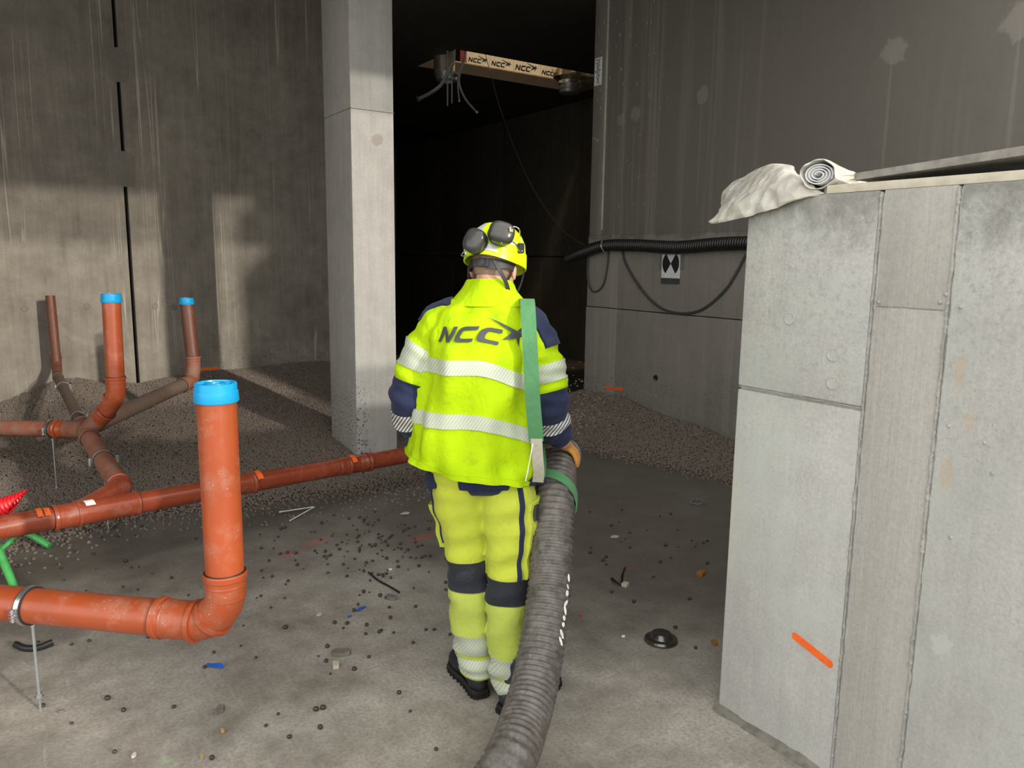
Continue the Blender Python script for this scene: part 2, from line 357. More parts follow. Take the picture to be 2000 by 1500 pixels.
# ------------------------------------------------------------------ mesh helpers
def frame(t, ref=None):
    t = V(t).normalized()
    a = V(ref) if ref is not None else (V((0, 0, 1)) if abs(t.z) < 0.9 else V((1, 0, 0)))
    x = (a - t*a.dot(t))
    if x.length < 1e-6: x = V((0, 1, 0)) - t*t.y
    x.normalize(); return x, t.cross(x)
class MB:
    def __init__(s): s.v = []; s.f = []; s.mi = []; s.cur = 0
    def add(s, vs, fs):
        o = len(s.v); s.v += [V(q) for q in vs]
        for f in fs: s.f.append(tuple(i+o for i in f)); s.mi.append(s.cur)
        return s
    def box(s, c, d, rz=0, M=None):
        c = V(c); hx, hy, hz = d[0]/2, d[1]/2, d[2]/2
        R = M or Matrix.Rotation(rz, 3, 'Z')
        vs = [c + R @ V((sx*hx, sy*hy, sz*hz)) for sz in (-1, 1) for sy in (-1, 1) for sx in (-1, 1)]
        return s.add(vs, [(0, 2, 3, 1), (4, 5, 7, 6), (0, 1, 5, 4), (2, 6, 7, 3), (0, 4, 6, 2), (1, 3, 7, 5)])
    def bevbox(s, c, d, b=0.006, rz=0, M=None):
        bm = bmesh.new(); bmesh.ops.create_cube(bm, size=1)
        bmesh.ops.scale(bm, vec=d, verts=bm.verts)
        bmesh.ops.bevel(bm, geom=bm.edges[:], offset=b, segments=2, affect='EDGES', profile=0.6)
        R = (M or Matrix.Rotation(rz, 3, 'Z'))
        bm.verts.index_update()
        s.add([V(c)+R @ q.co for q in bm.verts], [[q.index for q in f.verts] for f in bm.faces]); bm.free(); return s
    def rings(s, R, cap0=True, cap1=True, closed=True):
        n = len(R[0]); vs = [q for r in R for q in r]; fs = []
        for i in range(len(R)-1):
            for j in range(n if closed else n-1):
                k = (j+1) % n; fs.append((i*n+j, i*n+k, (i+1)*n+k, (i+1)*n+j))
        if cap0: fs.append(tuple(range(n-1, -1, -1)))
        if cap1: fs.append(tuple((len(R)-1)*n+j for j in range(n)))
        return s.add(vs, fs)
    def tube(s, pts, rad, n=16, cap=True, ref=None):
        pts = [V(p) for p in pts]; m = len(pts)
        rs = rad if hasattr(rad, '__len__') else [rad]*m
        T = []
        for i in range(m):
            a = pts[min(i+1, m-1)]-pts[max(i-1, 0)]; T.append(a.normalized())
        x, y = frame(T[0], ref); R = []
        for i in range(m):
            if i:
                x = (x - T[i]*x.dot(T[i])).normalized(); y = T[i].cross(x)
            R.append([pts[i]+(x*math.cos(2*math.pi*j/n)+y*math.sin(2*math.pi*j/n))*rs[i] for j in range(n)])
        return s.rings(R, cap, cap)
    def lathe(s, prof, o, ax, n=32, cap0=True, cap1=True):
        o = V(o); ax = V(ax).normalized(); x, y = frame(ax)
        R = [[o+ax*h+(x*math.cos(2*math.pi*j/n)+y*math.sin(2*math.pi*j/n))*r for j in range(n)] for (h, r) in prof]
        return s.rings(R, cap0, cap1)
    def capsule(s, a, b, ra, rb, n=14):
        a, b = V(a), V(b); d = b-a; L = max(d.length, 1e-6); prof = []
        for i in range(6): t = math.pi/2*(1-i/5.); prof.append((-ra*math.sin(t), max(ra*math.cos(t), 1e-4)))
        for i in range(6): t = math.pi/2*i/5.; prof.append((L+rb*math.sin(t), max(rb*math.cos(t), 1e-4)))
        return s.lathe(prof, a, d if d.length > 1e-6 else (0, 0, 1), n)
    def ell(s, c, r, M=None, n=20, m=12):
        c = V(c); M = M or Matrix.Identity(3); R = []
        for i in range(m+1):
            t = math.pi*i/m; R.append([c+M @ V((r[0]*max(math.sin(t), 1e-3)*math.cos(2*math.pi*j/n), r[1]*max(math.sin(t), 1e-3)*math.sin(2*math.pi*j/n), -r[2]*math.cos(t))) for j in range(n)])
        return s.rings(R)
    def ribbon(s, pts, wdir, width, th=0.003):
        """flat strap through pts; wdir: one width direction or one per point"""
        pts = [V(p) for p in pts]; R = []
        for i, p in enumerate(pts):
            t = (pts[min(i+1, len(pts)-1)]-pts[max(i-1, 0)]).normalized()
            wd = V(wdir[i] if isinstance(wdir, list) else wdir); wd = (wd-t*wd.dot(t)).normalized(); nn = t.cross(wd)
            R.append([p-wd*width/2-nn*th/2, p+wd*width/2-nn*th/2, p+wd*width/2+nn*th/2, p-wd*width/2+nn*th/2])
        return s.rings(R)
    def prism(s, poly, n, d):
        """extrude a planar polygon (3d points) by n*d"""
        k = len(poly); n = V(n)*d
        return s.add([V(p) for p in poly]+[V(p)+n for p in poly], [tuple(range(k-1, -1, -1)), tuple(range(k, 2*k))]+[(i, (i+1) % k, k+(i+1) % k, k+i) for i in range(k)])
    def build(s, name, mat, parent=None, origin=None, local=False, smooth=35, fix=True):
        """link the shapes as ONE mesh object; world coordinates unless local"""
        off = V((0, 0, 0))
        if not local:
            if parent is not None:
                r = parent
                while r.parent: r = r.parent
                off = V(r.location)
            elif origin is not None: off = V(origin)
        me = bpy.data.meshes.new(name); me.from_pydata([tuple(q-off) for q in s.v], [], s.f)
        for q in (mat if isinstance(mat, (list, tuple)) else [mat]): me.materials.append(MATS[q])
        if max(s.mi, default=0): me.polygons.foreach_set('material_index', s.mi)
        if fix:
            bm = bmesh.new(); bm.from_mesh(me); bmesh.ops.recalc_face_normals(bm, faces=bm.faces); bm.to_mesh(me); bm.free()
        if smooth:
            me.polygons.foreach_set('use_smooth', [True]*len(me.polygons)); me.set_sharp_from_angle(angle=math.radians(smooth))
        o = bpy.data.objects.new(name, me); COL.objects.link(o)
        if parent is not None: o.parent = parent
        elif origin is not None: o.location = off
        return o
def remesh(mb, voxel, smooth=2, shrink=0.5):
    """union of overlapping closed shapes as one continuous surface"""
    me = bpy.data.meshes.new('tmp'); me.from_pydata([tuple(q) for q in mb.v], [], mb.f)
    bm = bmesh.new(); bm.from_mesh(me); bmesh.ops.recalc_face_normals(bm, faces=bm.faces); bm.to_mesh(me); bm.free()
    o = bpy.data.objects.new('tmp', me); COL.objects.link(o)
    m = o.modifiers.new('r', 'REMESH'); m.mode = 'VOXEL'; m.voxel_size = voxel
    if smooth: q = o.modifiers.new('s', 'SMOOTH'); q.iterations = smooth; q.factor = shrink
    dg = bpy.context.evaluated_depsgraph_get(); ev = o.evaluated_get(dg); em = ev.to_mesh()
    r = MB(); r.v = [v.co.copy() for v in em.vertices]; r.f = [tuple(p.vertices) for p in em.polygons]; r.mi = [0]*len(r.f)
    ev.to_mesh_clear(); bpy.data.objects.remove(o); bpy.data.meshes.remove(me)
    return r
def tag(o, label, cat, group=None, kind=None):
    if label: o['label'] = label
    if cat: o['category'] = cat
    if group: o['group'] = group
    if kind: o['kind'] = kind
    return o
def empty(name, loc, label=None, cat=None, group=None, kind=None):
    o = bpy.data.objects.new(name, None); COL.objects.link(o); o.location = loc; o.empty_display_size = 0.05
    return tag(o, label, cat, group, kind)
def spline(pts, n=8):
    """Catmull-Rom through pts"""
    P = [V(p) for p in pts]; P = [P[0]*2-P[1]]+P+[P[-1]*2-P[-2]]; out = []
    for i in range(1, len(P)-2):
        for k in range(n):
            t = k/n; a, b, c, d = P[i-1], P[i], P[i+1], P[i+2]
            out.append(0.5*((2*b)+(c-a)*t+(2*a-5*b+4*c-d)*t*t+(3*b-a-3*c+d)*t*t*t))
    out.append(P[-2]); return out
def arcpath(pts, r, n=6):
    """polyline with rounded corners of setback r"""
    P = [V(p) for p in pts]; out = [P[0]]
    for i in range(1, len(P)-1):
        a = P[i]+(P[i-1]-P[i]).normalized()*r; b = P[i]+(P[i+1]-P[i]).normalized()*r
        for k in range(n+1):
            t = k/n; out.append(a*(1-t)**2+P[i]*2*t*(1-t)+b*t*t)
    out.append(P[-1]); return out

# ================================================================== THE SETTING
def panel(parent, x0, x1, y0, y1, z0, z1, mat, bev=0.005, name='panel'):
    mb = MB().bevbox(((x0+x1)/2, (y0+y1)/2, (z0+z1)/2), (x1-x0, y1-y0, z1-z0), bev)
    return mb.build(name, mat, parent)
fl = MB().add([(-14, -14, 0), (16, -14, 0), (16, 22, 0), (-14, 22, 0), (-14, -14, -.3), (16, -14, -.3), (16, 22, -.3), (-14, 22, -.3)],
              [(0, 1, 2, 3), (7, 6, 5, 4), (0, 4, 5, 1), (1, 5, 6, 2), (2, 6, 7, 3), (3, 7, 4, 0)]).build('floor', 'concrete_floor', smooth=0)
tag(fl, 'rough damp grey brown concrete floor slab', 'floor', kind='structure')

YL, XR, XP, YP, ZP = 8.5, 5.0, 2.124, 1.765, 1.86
ZT = 4.45
# left wall: precast panels with an open vertical joint, filled here and there by a mortar patch
wl = empty('wall_left', (1, YL, 0), 'stained concrete wall with an open vertical joint behind the pipe risers', 'wall', kind='structure')
panel(wl, -5.2, 1.095, YL, YL+.3, -.1, ZT, 'concrete_left')
panel(wl, 1.127, 3.32, YL, YL+.3, -.1, ZT, 'concrete_left')
MB().box((1.11, YL+.2, 2.1), (.06, .1, 4.6)).build('joint_filler', 'joint_dark', wl)
for (z0, z1) in ((3.273, 3.588), (2.301, 2.638)):
    mb = MB(); n = 12; pts = []
    for i in range(n):
        a = 2*math.pi*i/n; pts.append((1.11+.10*math.copysign(abs(math.cos(a))**.5, math.cos(a))*random.uniform(.85, 1.1), YL-.004, (z0+z1)/2+(z1-z0)/2*math.copysign(abs(math.sin(a))**.5, math.sin(a))))
    mb.prism(pts, (0, 1, 0), .03).build('mortar_patch', 'concrete_patch', wl)
for (px, py) in ((48, 603), (170, 598), (303, 598), (340, 600), (458, 595), (628, 590)):
    q = atY(px, py, YL)
    MB().lathe([(.0, .026), (.004, .030), (.006, .026), (.003, .022)], (q.x, YL+.001, q.z), (0, -1, 0), 20).build('tie_hole_plug', 'concrete_patch', wl)

wf = empty('light_blocker_left', (-5.3, 6.5, 0), 'unseen wall panel added to cut light from the left', 'wall', kind='structure')  # added out of view to keep left side light off the column
panel(wf, -5.5, -5.2, 4.4, YL+.3, -.1, ZT, 'concrete_left')

# column
mcol = MB(); cx0, cx1, cy0, cy1 = 2.309, 2.665, 5.70, 6.27
mcol.bevbox(((cx0+cx1)/2, (cy0+cy1)/2, (ZT-.1)/2), (cx1-cx0, cy1-cy0, ZT+.1), .014)
co = empty('column', ((cx0+cx1)/2, (cy0+cy1)/2, 0), 'square pale concrete column standing at the dark opening', 'column', kind='structure')
mcol.build('shaft', 'concrete_column', co)
zz = atX(632, 232, cx0).z
MB().box(((cx0+cx1)/2, (cy0+cy1)/2, zz), (cx1-cx0+.003, cy1-cy0+.003, .006)).build('pour_line', 'mortar', co)

# right wall beyond the pier: panels in lifts
wr = empty('wall_right', (XR, 4, 0), 'dark streaked concrete wall carrying the black conduit', 'wall', kind='structure')
jy, jz = 5.673, 1.19
panel(wr, XR, XR+.3, 5.95, 6.13, 1.90, ZT, 'concrete_right')            # end strip of the upper lift
panel(wr, XR+.006, XR+.3, -.2, 5.935, 1.90, ZT, 'concrete_right')
panel(wr, XR, XR+.3, jy+.004, 6.14, jz+.004, 1.90, 'concrete_right')
panel(wr, XR, XR+.3, -.2, jy-.004, jz+.004, 1.90, 'concrete_right')
panel(wr, XR, XR+.3, jy+.004, 6.15, -.1, jz-.004, 'concrete_right')
panel(wr, XR, XR+.3, -.2, jy-.004, -.1, jz-.004, 'concrete_right')
MB().box((XR+.004, 5.942, 3.2), (.02, .012, 2.5)).build('form_ridge', 'concrete_fin', wr)
q = atX(1281, 738, XR)
MB().lathe([(0, .028), (.008, .024), (.004, .014), (-.02, .012)], (XR-.001, q.y, q.z), (-1, 0, 0), 18).build('tie_hole', 'joint_dark', wr)

# foreground pier
wp = empty('wall_pier', (XP+.15, 0, 0), 'pale mottled concrete block wall in the right foreground', 'wall', kind='structure')
XPB = XR-.002; j1, j2 = 1.293, 1.077
panel(wp, XP, XPB, j1+.006, YP, 1.222+.006, ZP, 'concrete_pier', .008)
panel(wp, XP, XPB, j1+.006, YP, -.1, 1.222-.006, 'concrete_pier', .008)
panel(wp, XP+.003, XPB, j2+.005, j1-.005, 1.53, ZP, 'concrete_pier_board', .004)
panel(wp, XP+.003, XPB, j2+.005, j1-.005, -.1, 1.528, 'concrete_pier_board', .004)
panel(wp, XP, XPB, -3.0, j2-.005, -.1, ZP, 'concrete_pier', .006)
def fin(parent, a, b, wv, amp, nrm=(-1, 0, 0), seed=0, base=.0):
    """ragged concrete fin left by a formwork joint"""
    a, b = V(a), V(b); L = (b-a).length; n = int(L/.007); t = (b-a).normalized(); nn = V(nrm); sd = t.cross(nn); R = []
    for i in range(n+1):
        p = a+t*L*i/n
        k = abs(noise.noise(V((i*.31, seed, 0)))); k2 = noise.noise(V((i*.13, seed+5, 0)))
        ww = wv*(.45+1.1*abs(noise.noise(V((i*.45, seed+9, 0))))); h = base+amp*(.25+1.5*k)
        p = p+sd*k2*.004
        R.append([p-sd*ww-nn*.004, p-sd*ww*.4+nn*h*.8, p+sd*ww*.3+nn*h, p+sd*ww-nn*.004])
    return MB().rings(R).build('concrete_fin', 'concrete_fin', parent, smooth=25)
for (y0, y1, z0, z1) in ((j1-.01, j1+.01, 0, ZP-.01), (j2-.01, j2+.01, 0, ZP-.01), (j1, YP-.01, 1.21, 1.235), (j2, j1, 1.52, 1.54)):
    MB().box((XP+.018, (y0+y1)/2, (z0+z1)/2), (.022, y1-y0, z1-z0)).build('joint_fill', 'concrete_fin', wp, smooth=0)
for k, (yy, wv) in enumerate(((j1, .008), (j2, .009))):
    fin(wp, (XP+.002, yy+.003, .0), (XP+.002, yy+.003, ZP-.005), wv, .007, seed=k*3)
    fin(wp, (XP+.002, yy-.007, .0), (XP+.002, yy-.007, ZP-.005), wv*.5, .005, seed=k*3+50)
fin(wp, (XP+.002, YP-.004, 1.225), (XP+.002, j1, 1.225), .004, .004, seed=31)
fin(wp, (XP+.004, YP-.004, 1.214), (XP+.004, j1, 1.214), .003, .003, seed=33)
fin(wp, (XP+.006, j1, 1.529), (XP+.006, j2, 1.529), .003, .004, seed=35)
for (yy, zz) in ((1.571, 1.474), (1.405, 1.374), (1.399, 1.287)):
    MB().lathe([(0, .020), (.003, .021), (.004, .018), (.002, .0165)], (XP, yy, zz), (-1, 0, 0), 24).build('tie_hole_plug', 'concrete_pier', wp)
for (px, py) in ((1848, 575), (1876, 600), (1853, 832), (1923, 865), (1938, 925), (1857, 1050), (1716, 590), (1836, 590)):
    q = atX(px, py, XP)
    MB().lathe([(0, .006), (.003, .005), (.005, .002)], (XP+.001, q.y, q.z), (-1, 0, 0), 10).build('nail_head', 'concrete_fin', wp)
# orange spray dash on the pier: a thin coat of paint
A, B = V((XP-.0012, 1.462, .422)), V((XP-.0012, 1.332, .386)); d = (B-A); pts = []; nrm = V((0, -d.z, d.y)).normalized()
for i in range(44):
    a = 2*math.pi*i/44; e_ = A if math.cos(a) < 0 else B
    pts.append(e_+(d.normalized()*math.cos(a)+nrm*math.sin(a))*.0135*(1+.07*random.uniform(-1, 1)))
MB().prism(pts, (1, 0, 0), .002).build('spray_mark', 'spray_orange', wp)
# rough footing along the pier base
mb = MB(); R = []
for i in range(60):
    yy = YP+.01-i*.04; k = noise.noise(V((i*.5, 3, 0))); k2 = noise.noise(V((i*.8, 8, 0)))
    R.append([V((XP+.02, yy, .035+.02*k)), V((XP-.012-.012*k2, yy, .015+.01*k)), V((XP-.03-.02*k, yy, -.005)), V((XP+.02, yy, -.01))])
mb.rings(R).build('footing_crust', 'mortar', wp, smooth=20)

# dark room behind the opening
XI = 7.93; ZC = 4.15
wi = empty('wall_inner', (XI, 12, 0), 'dark panelled concrete wall deep inside the opening', 'wall', kind='structure')
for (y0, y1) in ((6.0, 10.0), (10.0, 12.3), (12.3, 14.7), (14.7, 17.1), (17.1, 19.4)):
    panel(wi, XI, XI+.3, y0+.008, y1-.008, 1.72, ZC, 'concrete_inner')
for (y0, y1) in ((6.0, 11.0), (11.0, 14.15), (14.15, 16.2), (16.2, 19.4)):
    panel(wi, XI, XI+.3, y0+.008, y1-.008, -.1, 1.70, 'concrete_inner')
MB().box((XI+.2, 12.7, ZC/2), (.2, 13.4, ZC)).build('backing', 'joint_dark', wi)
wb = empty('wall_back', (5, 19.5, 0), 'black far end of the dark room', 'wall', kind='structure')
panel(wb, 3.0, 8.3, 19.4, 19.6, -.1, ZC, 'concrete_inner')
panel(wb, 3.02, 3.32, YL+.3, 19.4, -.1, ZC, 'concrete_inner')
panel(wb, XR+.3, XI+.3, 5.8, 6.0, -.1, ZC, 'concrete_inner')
# slab over the dark room, with a service opening
hc0, hc1, hc2 = atz(885, 95, ZC), atz(820, 130, ZC), atz(1160, 146, ZC)
HX0, HX1, HY0, HY1 = (hc0.x+hc1.x)/2, hc2.x+.55, hc0.y, hc1.y
ce = empty('ceiling', (5, 11, ZC), 'dark concrete ceiling slab with a service opening', 'ceiling', kind='structure')
Z0, Z1 = ZC, ZC+.135
for (x0, x1, y0, y1) in ((3.2, 8.3, 6.16, HY0), (3.34, 8.3, HY1, 19.6), (3.2, HX0, HY0, HY1), (HX1, 8.3, HY0, HY1)):
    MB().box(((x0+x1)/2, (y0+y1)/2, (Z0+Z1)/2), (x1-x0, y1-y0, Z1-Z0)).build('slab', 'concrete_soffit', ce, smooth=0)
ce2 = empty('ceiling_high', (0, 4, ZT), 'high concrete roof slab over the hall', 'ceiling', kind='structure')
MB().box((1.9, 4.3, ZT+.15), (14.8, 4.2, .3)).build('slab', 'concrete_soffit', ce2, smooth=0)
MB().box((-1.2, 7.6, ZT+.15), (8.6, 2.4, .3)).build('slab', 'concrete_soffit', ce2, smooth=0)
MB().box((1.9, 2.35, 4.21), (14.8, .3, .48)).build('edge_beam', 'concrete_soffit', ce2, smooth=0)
# storey above the dark room, lit by a site lamp
cu = empty('wall_upper', (5.5, 12, ZC+.2), 'enclosure of the lamp lit floor above', 'wall', kind='structure')
for (c, dd) in (((5.6, 13, 6.9), (5.6, 13.6, .2)), ((5.6, 6.5, 5.9), (5.6, .2, 2.2)), ((5.6, 19.5, 5.6), (5.6, .2, 2.6)), ((3.3, 13, 5.6), (.2, 13, 2.6)), ((8.3, 13, 5.6), (.2, 13, 2.6))):
    MB().box(c, dd).build('panel', 'concrete_soffit', cu, smooth=0)
LX, LY, LZ = (HX0+HX1)/2, HY0-.35, 6.78
lt = empty('site_lamp', (LX, LY, LZ), 'round site lamp on the upper ceiling above the service opening', 'lamp')
MB().lathe([(0, .05), (-.03, .12), (-.07, .14), (-.075, .12)], (LX, LY, LZ), (0, 0, 1), 24).build('housing', 'label_white', lt)
pl = bpy.data.lights.new('site_lamp_bulb', 'POINT'); pl.energy = 130; pl.color = (1, .76, .46); pl.shadow_soft_size = .12
po = bpy.data.objects.new('bulb', pl); COL.objects.link(po); po.parent = lt; po.location = (0, 0, -.2)

# ------------------------------------------------------------------ lettering: polygons of the word mark, unit = letter height
def wordmark():
    N = [(0, 0), (0, 1), (.26, 1), (.80, .34), (.80, 1), (1.06, 1), (1.06, 0), (.80, 0), (.26, .66), (.26, 0)]
    C = [(1.02, 0), (.34, 0), (.15, .05), (.04, .18), (0, .38), (0, .62), (.04, .82), (.15, .95), (.34, 1), (1.02, 1), (1.02, .77), (.42, .77), (.31, .73), (.27, .63), (.26, .5), (.27, .37), (.31, .27), (.42, .23), (1.02, .23)]
    sh = lambda P, dx: [(x+dx+.27*y, y) for (x, y) in P]
    L = [sh(N, 0), sh(C, 1.22), sh(C, 2.36)]
    st = [[(2.75, 1.60), (4.30, 1.18), (5.22, .95), (4.20, .98)], [(4.20, .98), (5.22, .95), (4.45, .70), (3.62, .42)],
          [(4.62, 1.12), (4.95, 1.36), (4.88, 1.04)], [(4.52, .72), (4.82, .84), (4.66, .30)]]
    return L, st
def flatmark(mb, o, ex, ez, h, nrm, th=.002, star=True):
    L, st = wordmark()
    for P in L+(st if star else []):
        mb.prism([V(o)+V(ex)*(x*h)+V(ez)*(y*h) for (x, y) in P], nrm, th)

# guard boards round the service opening upstairs
YB = HY1+.04; GS = 1.22
def bx(px): return atY(px, 118, YB).x
edges = [899, 912, 957, 1004, 1056, 1098, 1160]
for i in range(len(edges)-1):
    x0, x1 = bx(edges[i])+.006, bx(edges[i+1])-.006
    nm = 'banner_red' if i == 0 else 'banner_white'
    r = empty('guard_board', ((x0+x1)/2, YB, Z1), None, 'board', 'guard boards round the service opening')
    r['label'] = ['small red guard board at the left end of the row in the ceiling opening', 'white guard board with dark lettering, first right of the red one',
                  'white lettered guard board, second right of the red one', 'white lettered guard board left of the pale post, third from the red one',
                  'white guard board half hidden by the crumpled foil duct', 'plain white guard board behind the foil duct'][i]
    MB().box(((x0+x1)/2, YB+.01, Z1+.022+.23), (x1-x0, .012, .46)).build('face', nm, r, smooth=0)
    MB().box((x1+.006, YB+.012, Z1+.255), (.011, .02, .46)).build('post', 'timber_light', r, smooth=0)
    if 1 <= i <= 4:
        mb = MB(); h = .066*(x1-x0)/.40
        flatmark(mb, (x0+.015, YB+.003, Z1+.05), (1, 0, 0), (0, 0, 1), h, (0, -1, 0), .003)
        mb.build('lettering', 'ink_navy', r, smooth=0)
MB().box(((HX0+HX1)/2, YB+.0, Z1+.01), (HX1-HX0, .05, .02)).build('toe_rail', 'timber', tag(empty('toe_board', ((HX0+HX1)/2, YB, Z1), 'narrow wooden toe board under the lettered guard boards', 'board'), None, None), smooth=0)

# ducts and flexible conduits in the opening
bx0 = atY(868, 150, HY0+.42)
du = empty('ventilation_duct', tuple(bx0), 'round metal duct hanging at the left of the ceiling opening', 'duct')
MB().lathe([(0, .135), (.5, .135), (1.0, .135)], (bx0.x, HY0+.42, bx0.z), (0, 0, 1), 28).build('barrel', 'duct_foil', du)
MB().lathe([(0, .15), (.03, .15), (.03, .135), (-.06, .135), (-.065, .12), (0, .12)], (bx0.x, HY0+.35, bx0.z), (0, 0, 1), 28, False, False).build('collar', 'galvanised', du)
q = atY(1112, 168, HY0+.5)
df = empty('foil_duct', tuple(q), 'crumpled foil wrapped duct at the right of the ceiling opening', 'duct')
R = []
for i in range(14):
    z = q.z+.02+i*.045; r0 = .16+.075*(i > 1)
    R.append([V((q.x+(.02*i if i > 4 else 0)+(r0+.022*noise.noise(V((j*.9, i*.8, 1))))*math.cos(2*math.pi*j/26), HY0+.5+(r0+.022*noise.noise(V((j*.9, i*.8, 7))))*math.sin(2*math.pi*j/26), z)) for j in range(26)])
MB().rings(R).build('foil_wrap', 'duct_foil', df, smooth=20)
MB().lathe([(-.10, .132), (-.095, .14), (-.05, .14), (-.045, .15), (-.03, .15), (-.025, .14), (.03, .14)], tuple(q), (0, 0, 1), 28).build('spigot', 'galvanised', df)
R = []
for i in range(9):
    xx = q.x+.12+i*.055
    R.append([V((xx, HY0+.45+(.12+.03*noise.noise(V((j, i, 3))))*math.cos(2*math.pi*j/18), q.z+.12+.004*i+(.085+.03*noise.noise(V((j, i, 9))))*math.sin(2*math.pi*j/18))) for j in range(18)])
MB().rings(R).build('foil_tail', 'duct_foil', df, smooth=20)
YD = HY0+.12
def conduit(name, label, pxs, r, mat='pvc_grey', grp='conduits hanging from the ceiling opening', Y=YD, tip=None):
    P = [atY(px, py, Y) for (px, py) in pxs]
    top = P[0]; o = empty(name, tuple(P[-1]), label, 'conduit', grp)
    MB().tube(spline([V((top.x, Y, ZC+.75))]+P, 6), r, 10).build('tube', mat, o)
    if tip: MB().lathe([(-.01, r*1.2), (0, r*1.5), (.012, r*1.5), (.012, r*.8)], P[-1], P[-1]-P[-2], 10).build('end_ring', 'galvanised', o)
    return o
conduit('flexible_conduit', 'thick grey conduit curving left out of the ceiling opening', [(886, 108), (880, 130), (862, 165), (840, 182), (818, 193)], .022, tip=True)
conduit('flexible_conduit', 'thin straight rod hanging left of the pair below the opening', [(874, 105), (874, 160), (874, 207)], .011)
conduit('flexible_conduit', 'thin straight rod hanging right of the pair below the opening', [(882, 105), (882.5, 160), (882.5, 202)], .010)
conduit('flexible_conduit', 'thin conduit with a short hook below the opening', [(903, 112), (897, 140), (894, 165), (897, 197)], .010, tip=True)
conduit('flexible_conduit', 'thin conduit curving right with a ring end', [(908, 104), (899, 140), (897, 165), (910, 195), (931, 219)], .013, tip=True)
ca = MB().tube(spline([atY(946, 90, HY0+.3), atY(948, 105, HY0+.25), atY(960, 150, HY0), atY(978, 215, HY0-.2), atY(1005, 290, 7.9), atY(1045, 375, 7.3), atY(1100, 450, 6.7), atY(1150, 484, 6.2)], 8), .006, 6).build('hanging_cable', 'cable_grey', origin=tuple(atY(1150, 484, 6.2)))
tag(ca, 'thin dark cable sagging from the ceiling opening to the conduit end', 'cable')
# tall dark downpipe on the inner wall, seen just beside the column
XD = XI-.12; pp = atX(772, 330, XD); p2 = atX(772, 520, XD)
MB().tube([(XD, pp.y, ZC), (XD, p2.y, p2.z)], .08, 14).build('downpipe', 'black_plastic', tag(empty('downpipe', (XD, p2.y, p2.z), 'black downpipe against the inner wall beside the column', 'pipe'), None, None))

# ================================================================== DRAIN PIPES
def seg(parent, a, b, r, mat, name='pipe'):
    return MB().tube([a, b], r, 28).build(name, mat, parent)
def socket(parent, p, d, r, mat, L=.085, name='socket'):
    """push-fit socket starting at p, mouth bead at the end along d"""
    pr = [(0, r*1.0), (.004, r*1.055), (L*.50, r*1.06), (L*.52, r*1.085), (L*.56, r*1.085), (L*.58, r*1.06), (L*.74, r*1.06), (L*.78, r*1.15), (L*.96, r*1.16), (L, r*1.12), (L, r*1.0)]
    o = MB().lathe(pr, p, d, 32).build(name, mat, parent)
    MB().lathe([(L, r*1.10), (L+.003, r*1.07), (L+.003, r*1.0)], p, d, 28, False, False).build('seal', 'seal_rubber', o)
    return o
def elbow(parent, pts, r, mat, rb=.05, name='elbow'):
    o = MB().tube(arcpath(pts, rb, 8), r*1.05, 28).build(name, mat, parent); return o
def ringbead(parent, p, d, r, mat, w=.012, k=1.12):
    return MB().lathe([(-w/2, r), (-w/2, r*k), (w/2, r*k), (w/2, r)], p, d, 30).build('bead', mat, parent)
def cap(parent, p, r):
    """blue end cap: skirt, flange, rim and a raised centre grip"""
    h = r*.62
    pr = [(-h, r*1.10), (-h+.004, r*1.13), (-h*.12, r*1.10), (-h*.05, r*1.055), (h*.55, r*1.05), (h*.60, r*1.02), (h*.60, r*.92), (h*.32, r*.88), (h*.32, r*.52), (h*.58, r*.50), (h*.58, r*.30), (h*.42, r*.28), (h*.42, r*.02)]
    o = MB().lathe(pr, p, (0, 0, 1), 40).build('cap', 'cap_blue', parent); o['label'] = 'bright blue end cap'
    for a in range(4):
        mb = MB(); c, s_ = math.cos(a*math.pi/2+.4), math.sin(a*math.pi/2+.4)
        mb.box(V(p)+V((c*r*.70, s_*r*.70, h*.42)), (r*.36, .006, h*.2), a*math.pi/2+.4)
        mb.build('rib', 'cap_blue', o, smooth=0)
    return o
def clamp(parent, p, d, r, rod_to=None, side=True):
    d = V(d).normalized(); o = MB().lathe([(-.013, r*1.0), (-.013, r*1.10), (.013, r*1.10), (.013, r*1.0)], p, d, 32).build('pipe_clamp', 'clamp_rubber', parent)
    MB().lathe([(-.009, r*1.09), (-.009, r*1.135), (.009, r*1.135), (.009, r*1.09)], p, d, 32).build('clamp_band', 'steel', o)
    h = d.cross(V((0, 0, 1))).normalized()
    for sgn in (-1, 1):
        mb = MB(); c = V(p)+h*sgn*(r*1.22)
        mb.box(c+V((0, 0, .006)), (.03, .016, .003), math.atan2(h.y, h.x)); mb.box(c-V((0, 0, .006)), (.03, .016, .003), math.atan2(h.y, h.x))
        c2 = c+h*sgn*.006
        mb.tube([c2-V((0, 0, .026)), c2+V((0, 0, .022))], .0045, 8); mb.lathe([(0, .009), (.008, .009)], c2+V((0, 0, .012)), (0, 0, 1), 6); mb.lathe([(0, .009), (.008, .009)], c2-V((0, 0, .022)), (0, 0, 1), 6)
        mb.build('bolt', 'steel', o)
    if rod_to is not None:
        b = V((p[0], p[1], p[2]-r)); mb = MB().tube([b, (p[0], p[1], rod_to)], .0055, 8)
        mb.lathe([(0, .011), (.012, .011)], b-V((0, 0, .014)), (0, 0, 1), 6)
        mb.lathe([(0, .016), (.003, .016), (.003, .011), (.014, .011)], (p[0], p[1], rod_to+.05), (0, 0, 1), 8)
        mb.build('threaded_rod', 'galvanised', o)
    return o
Z = V((0, 0, 1))
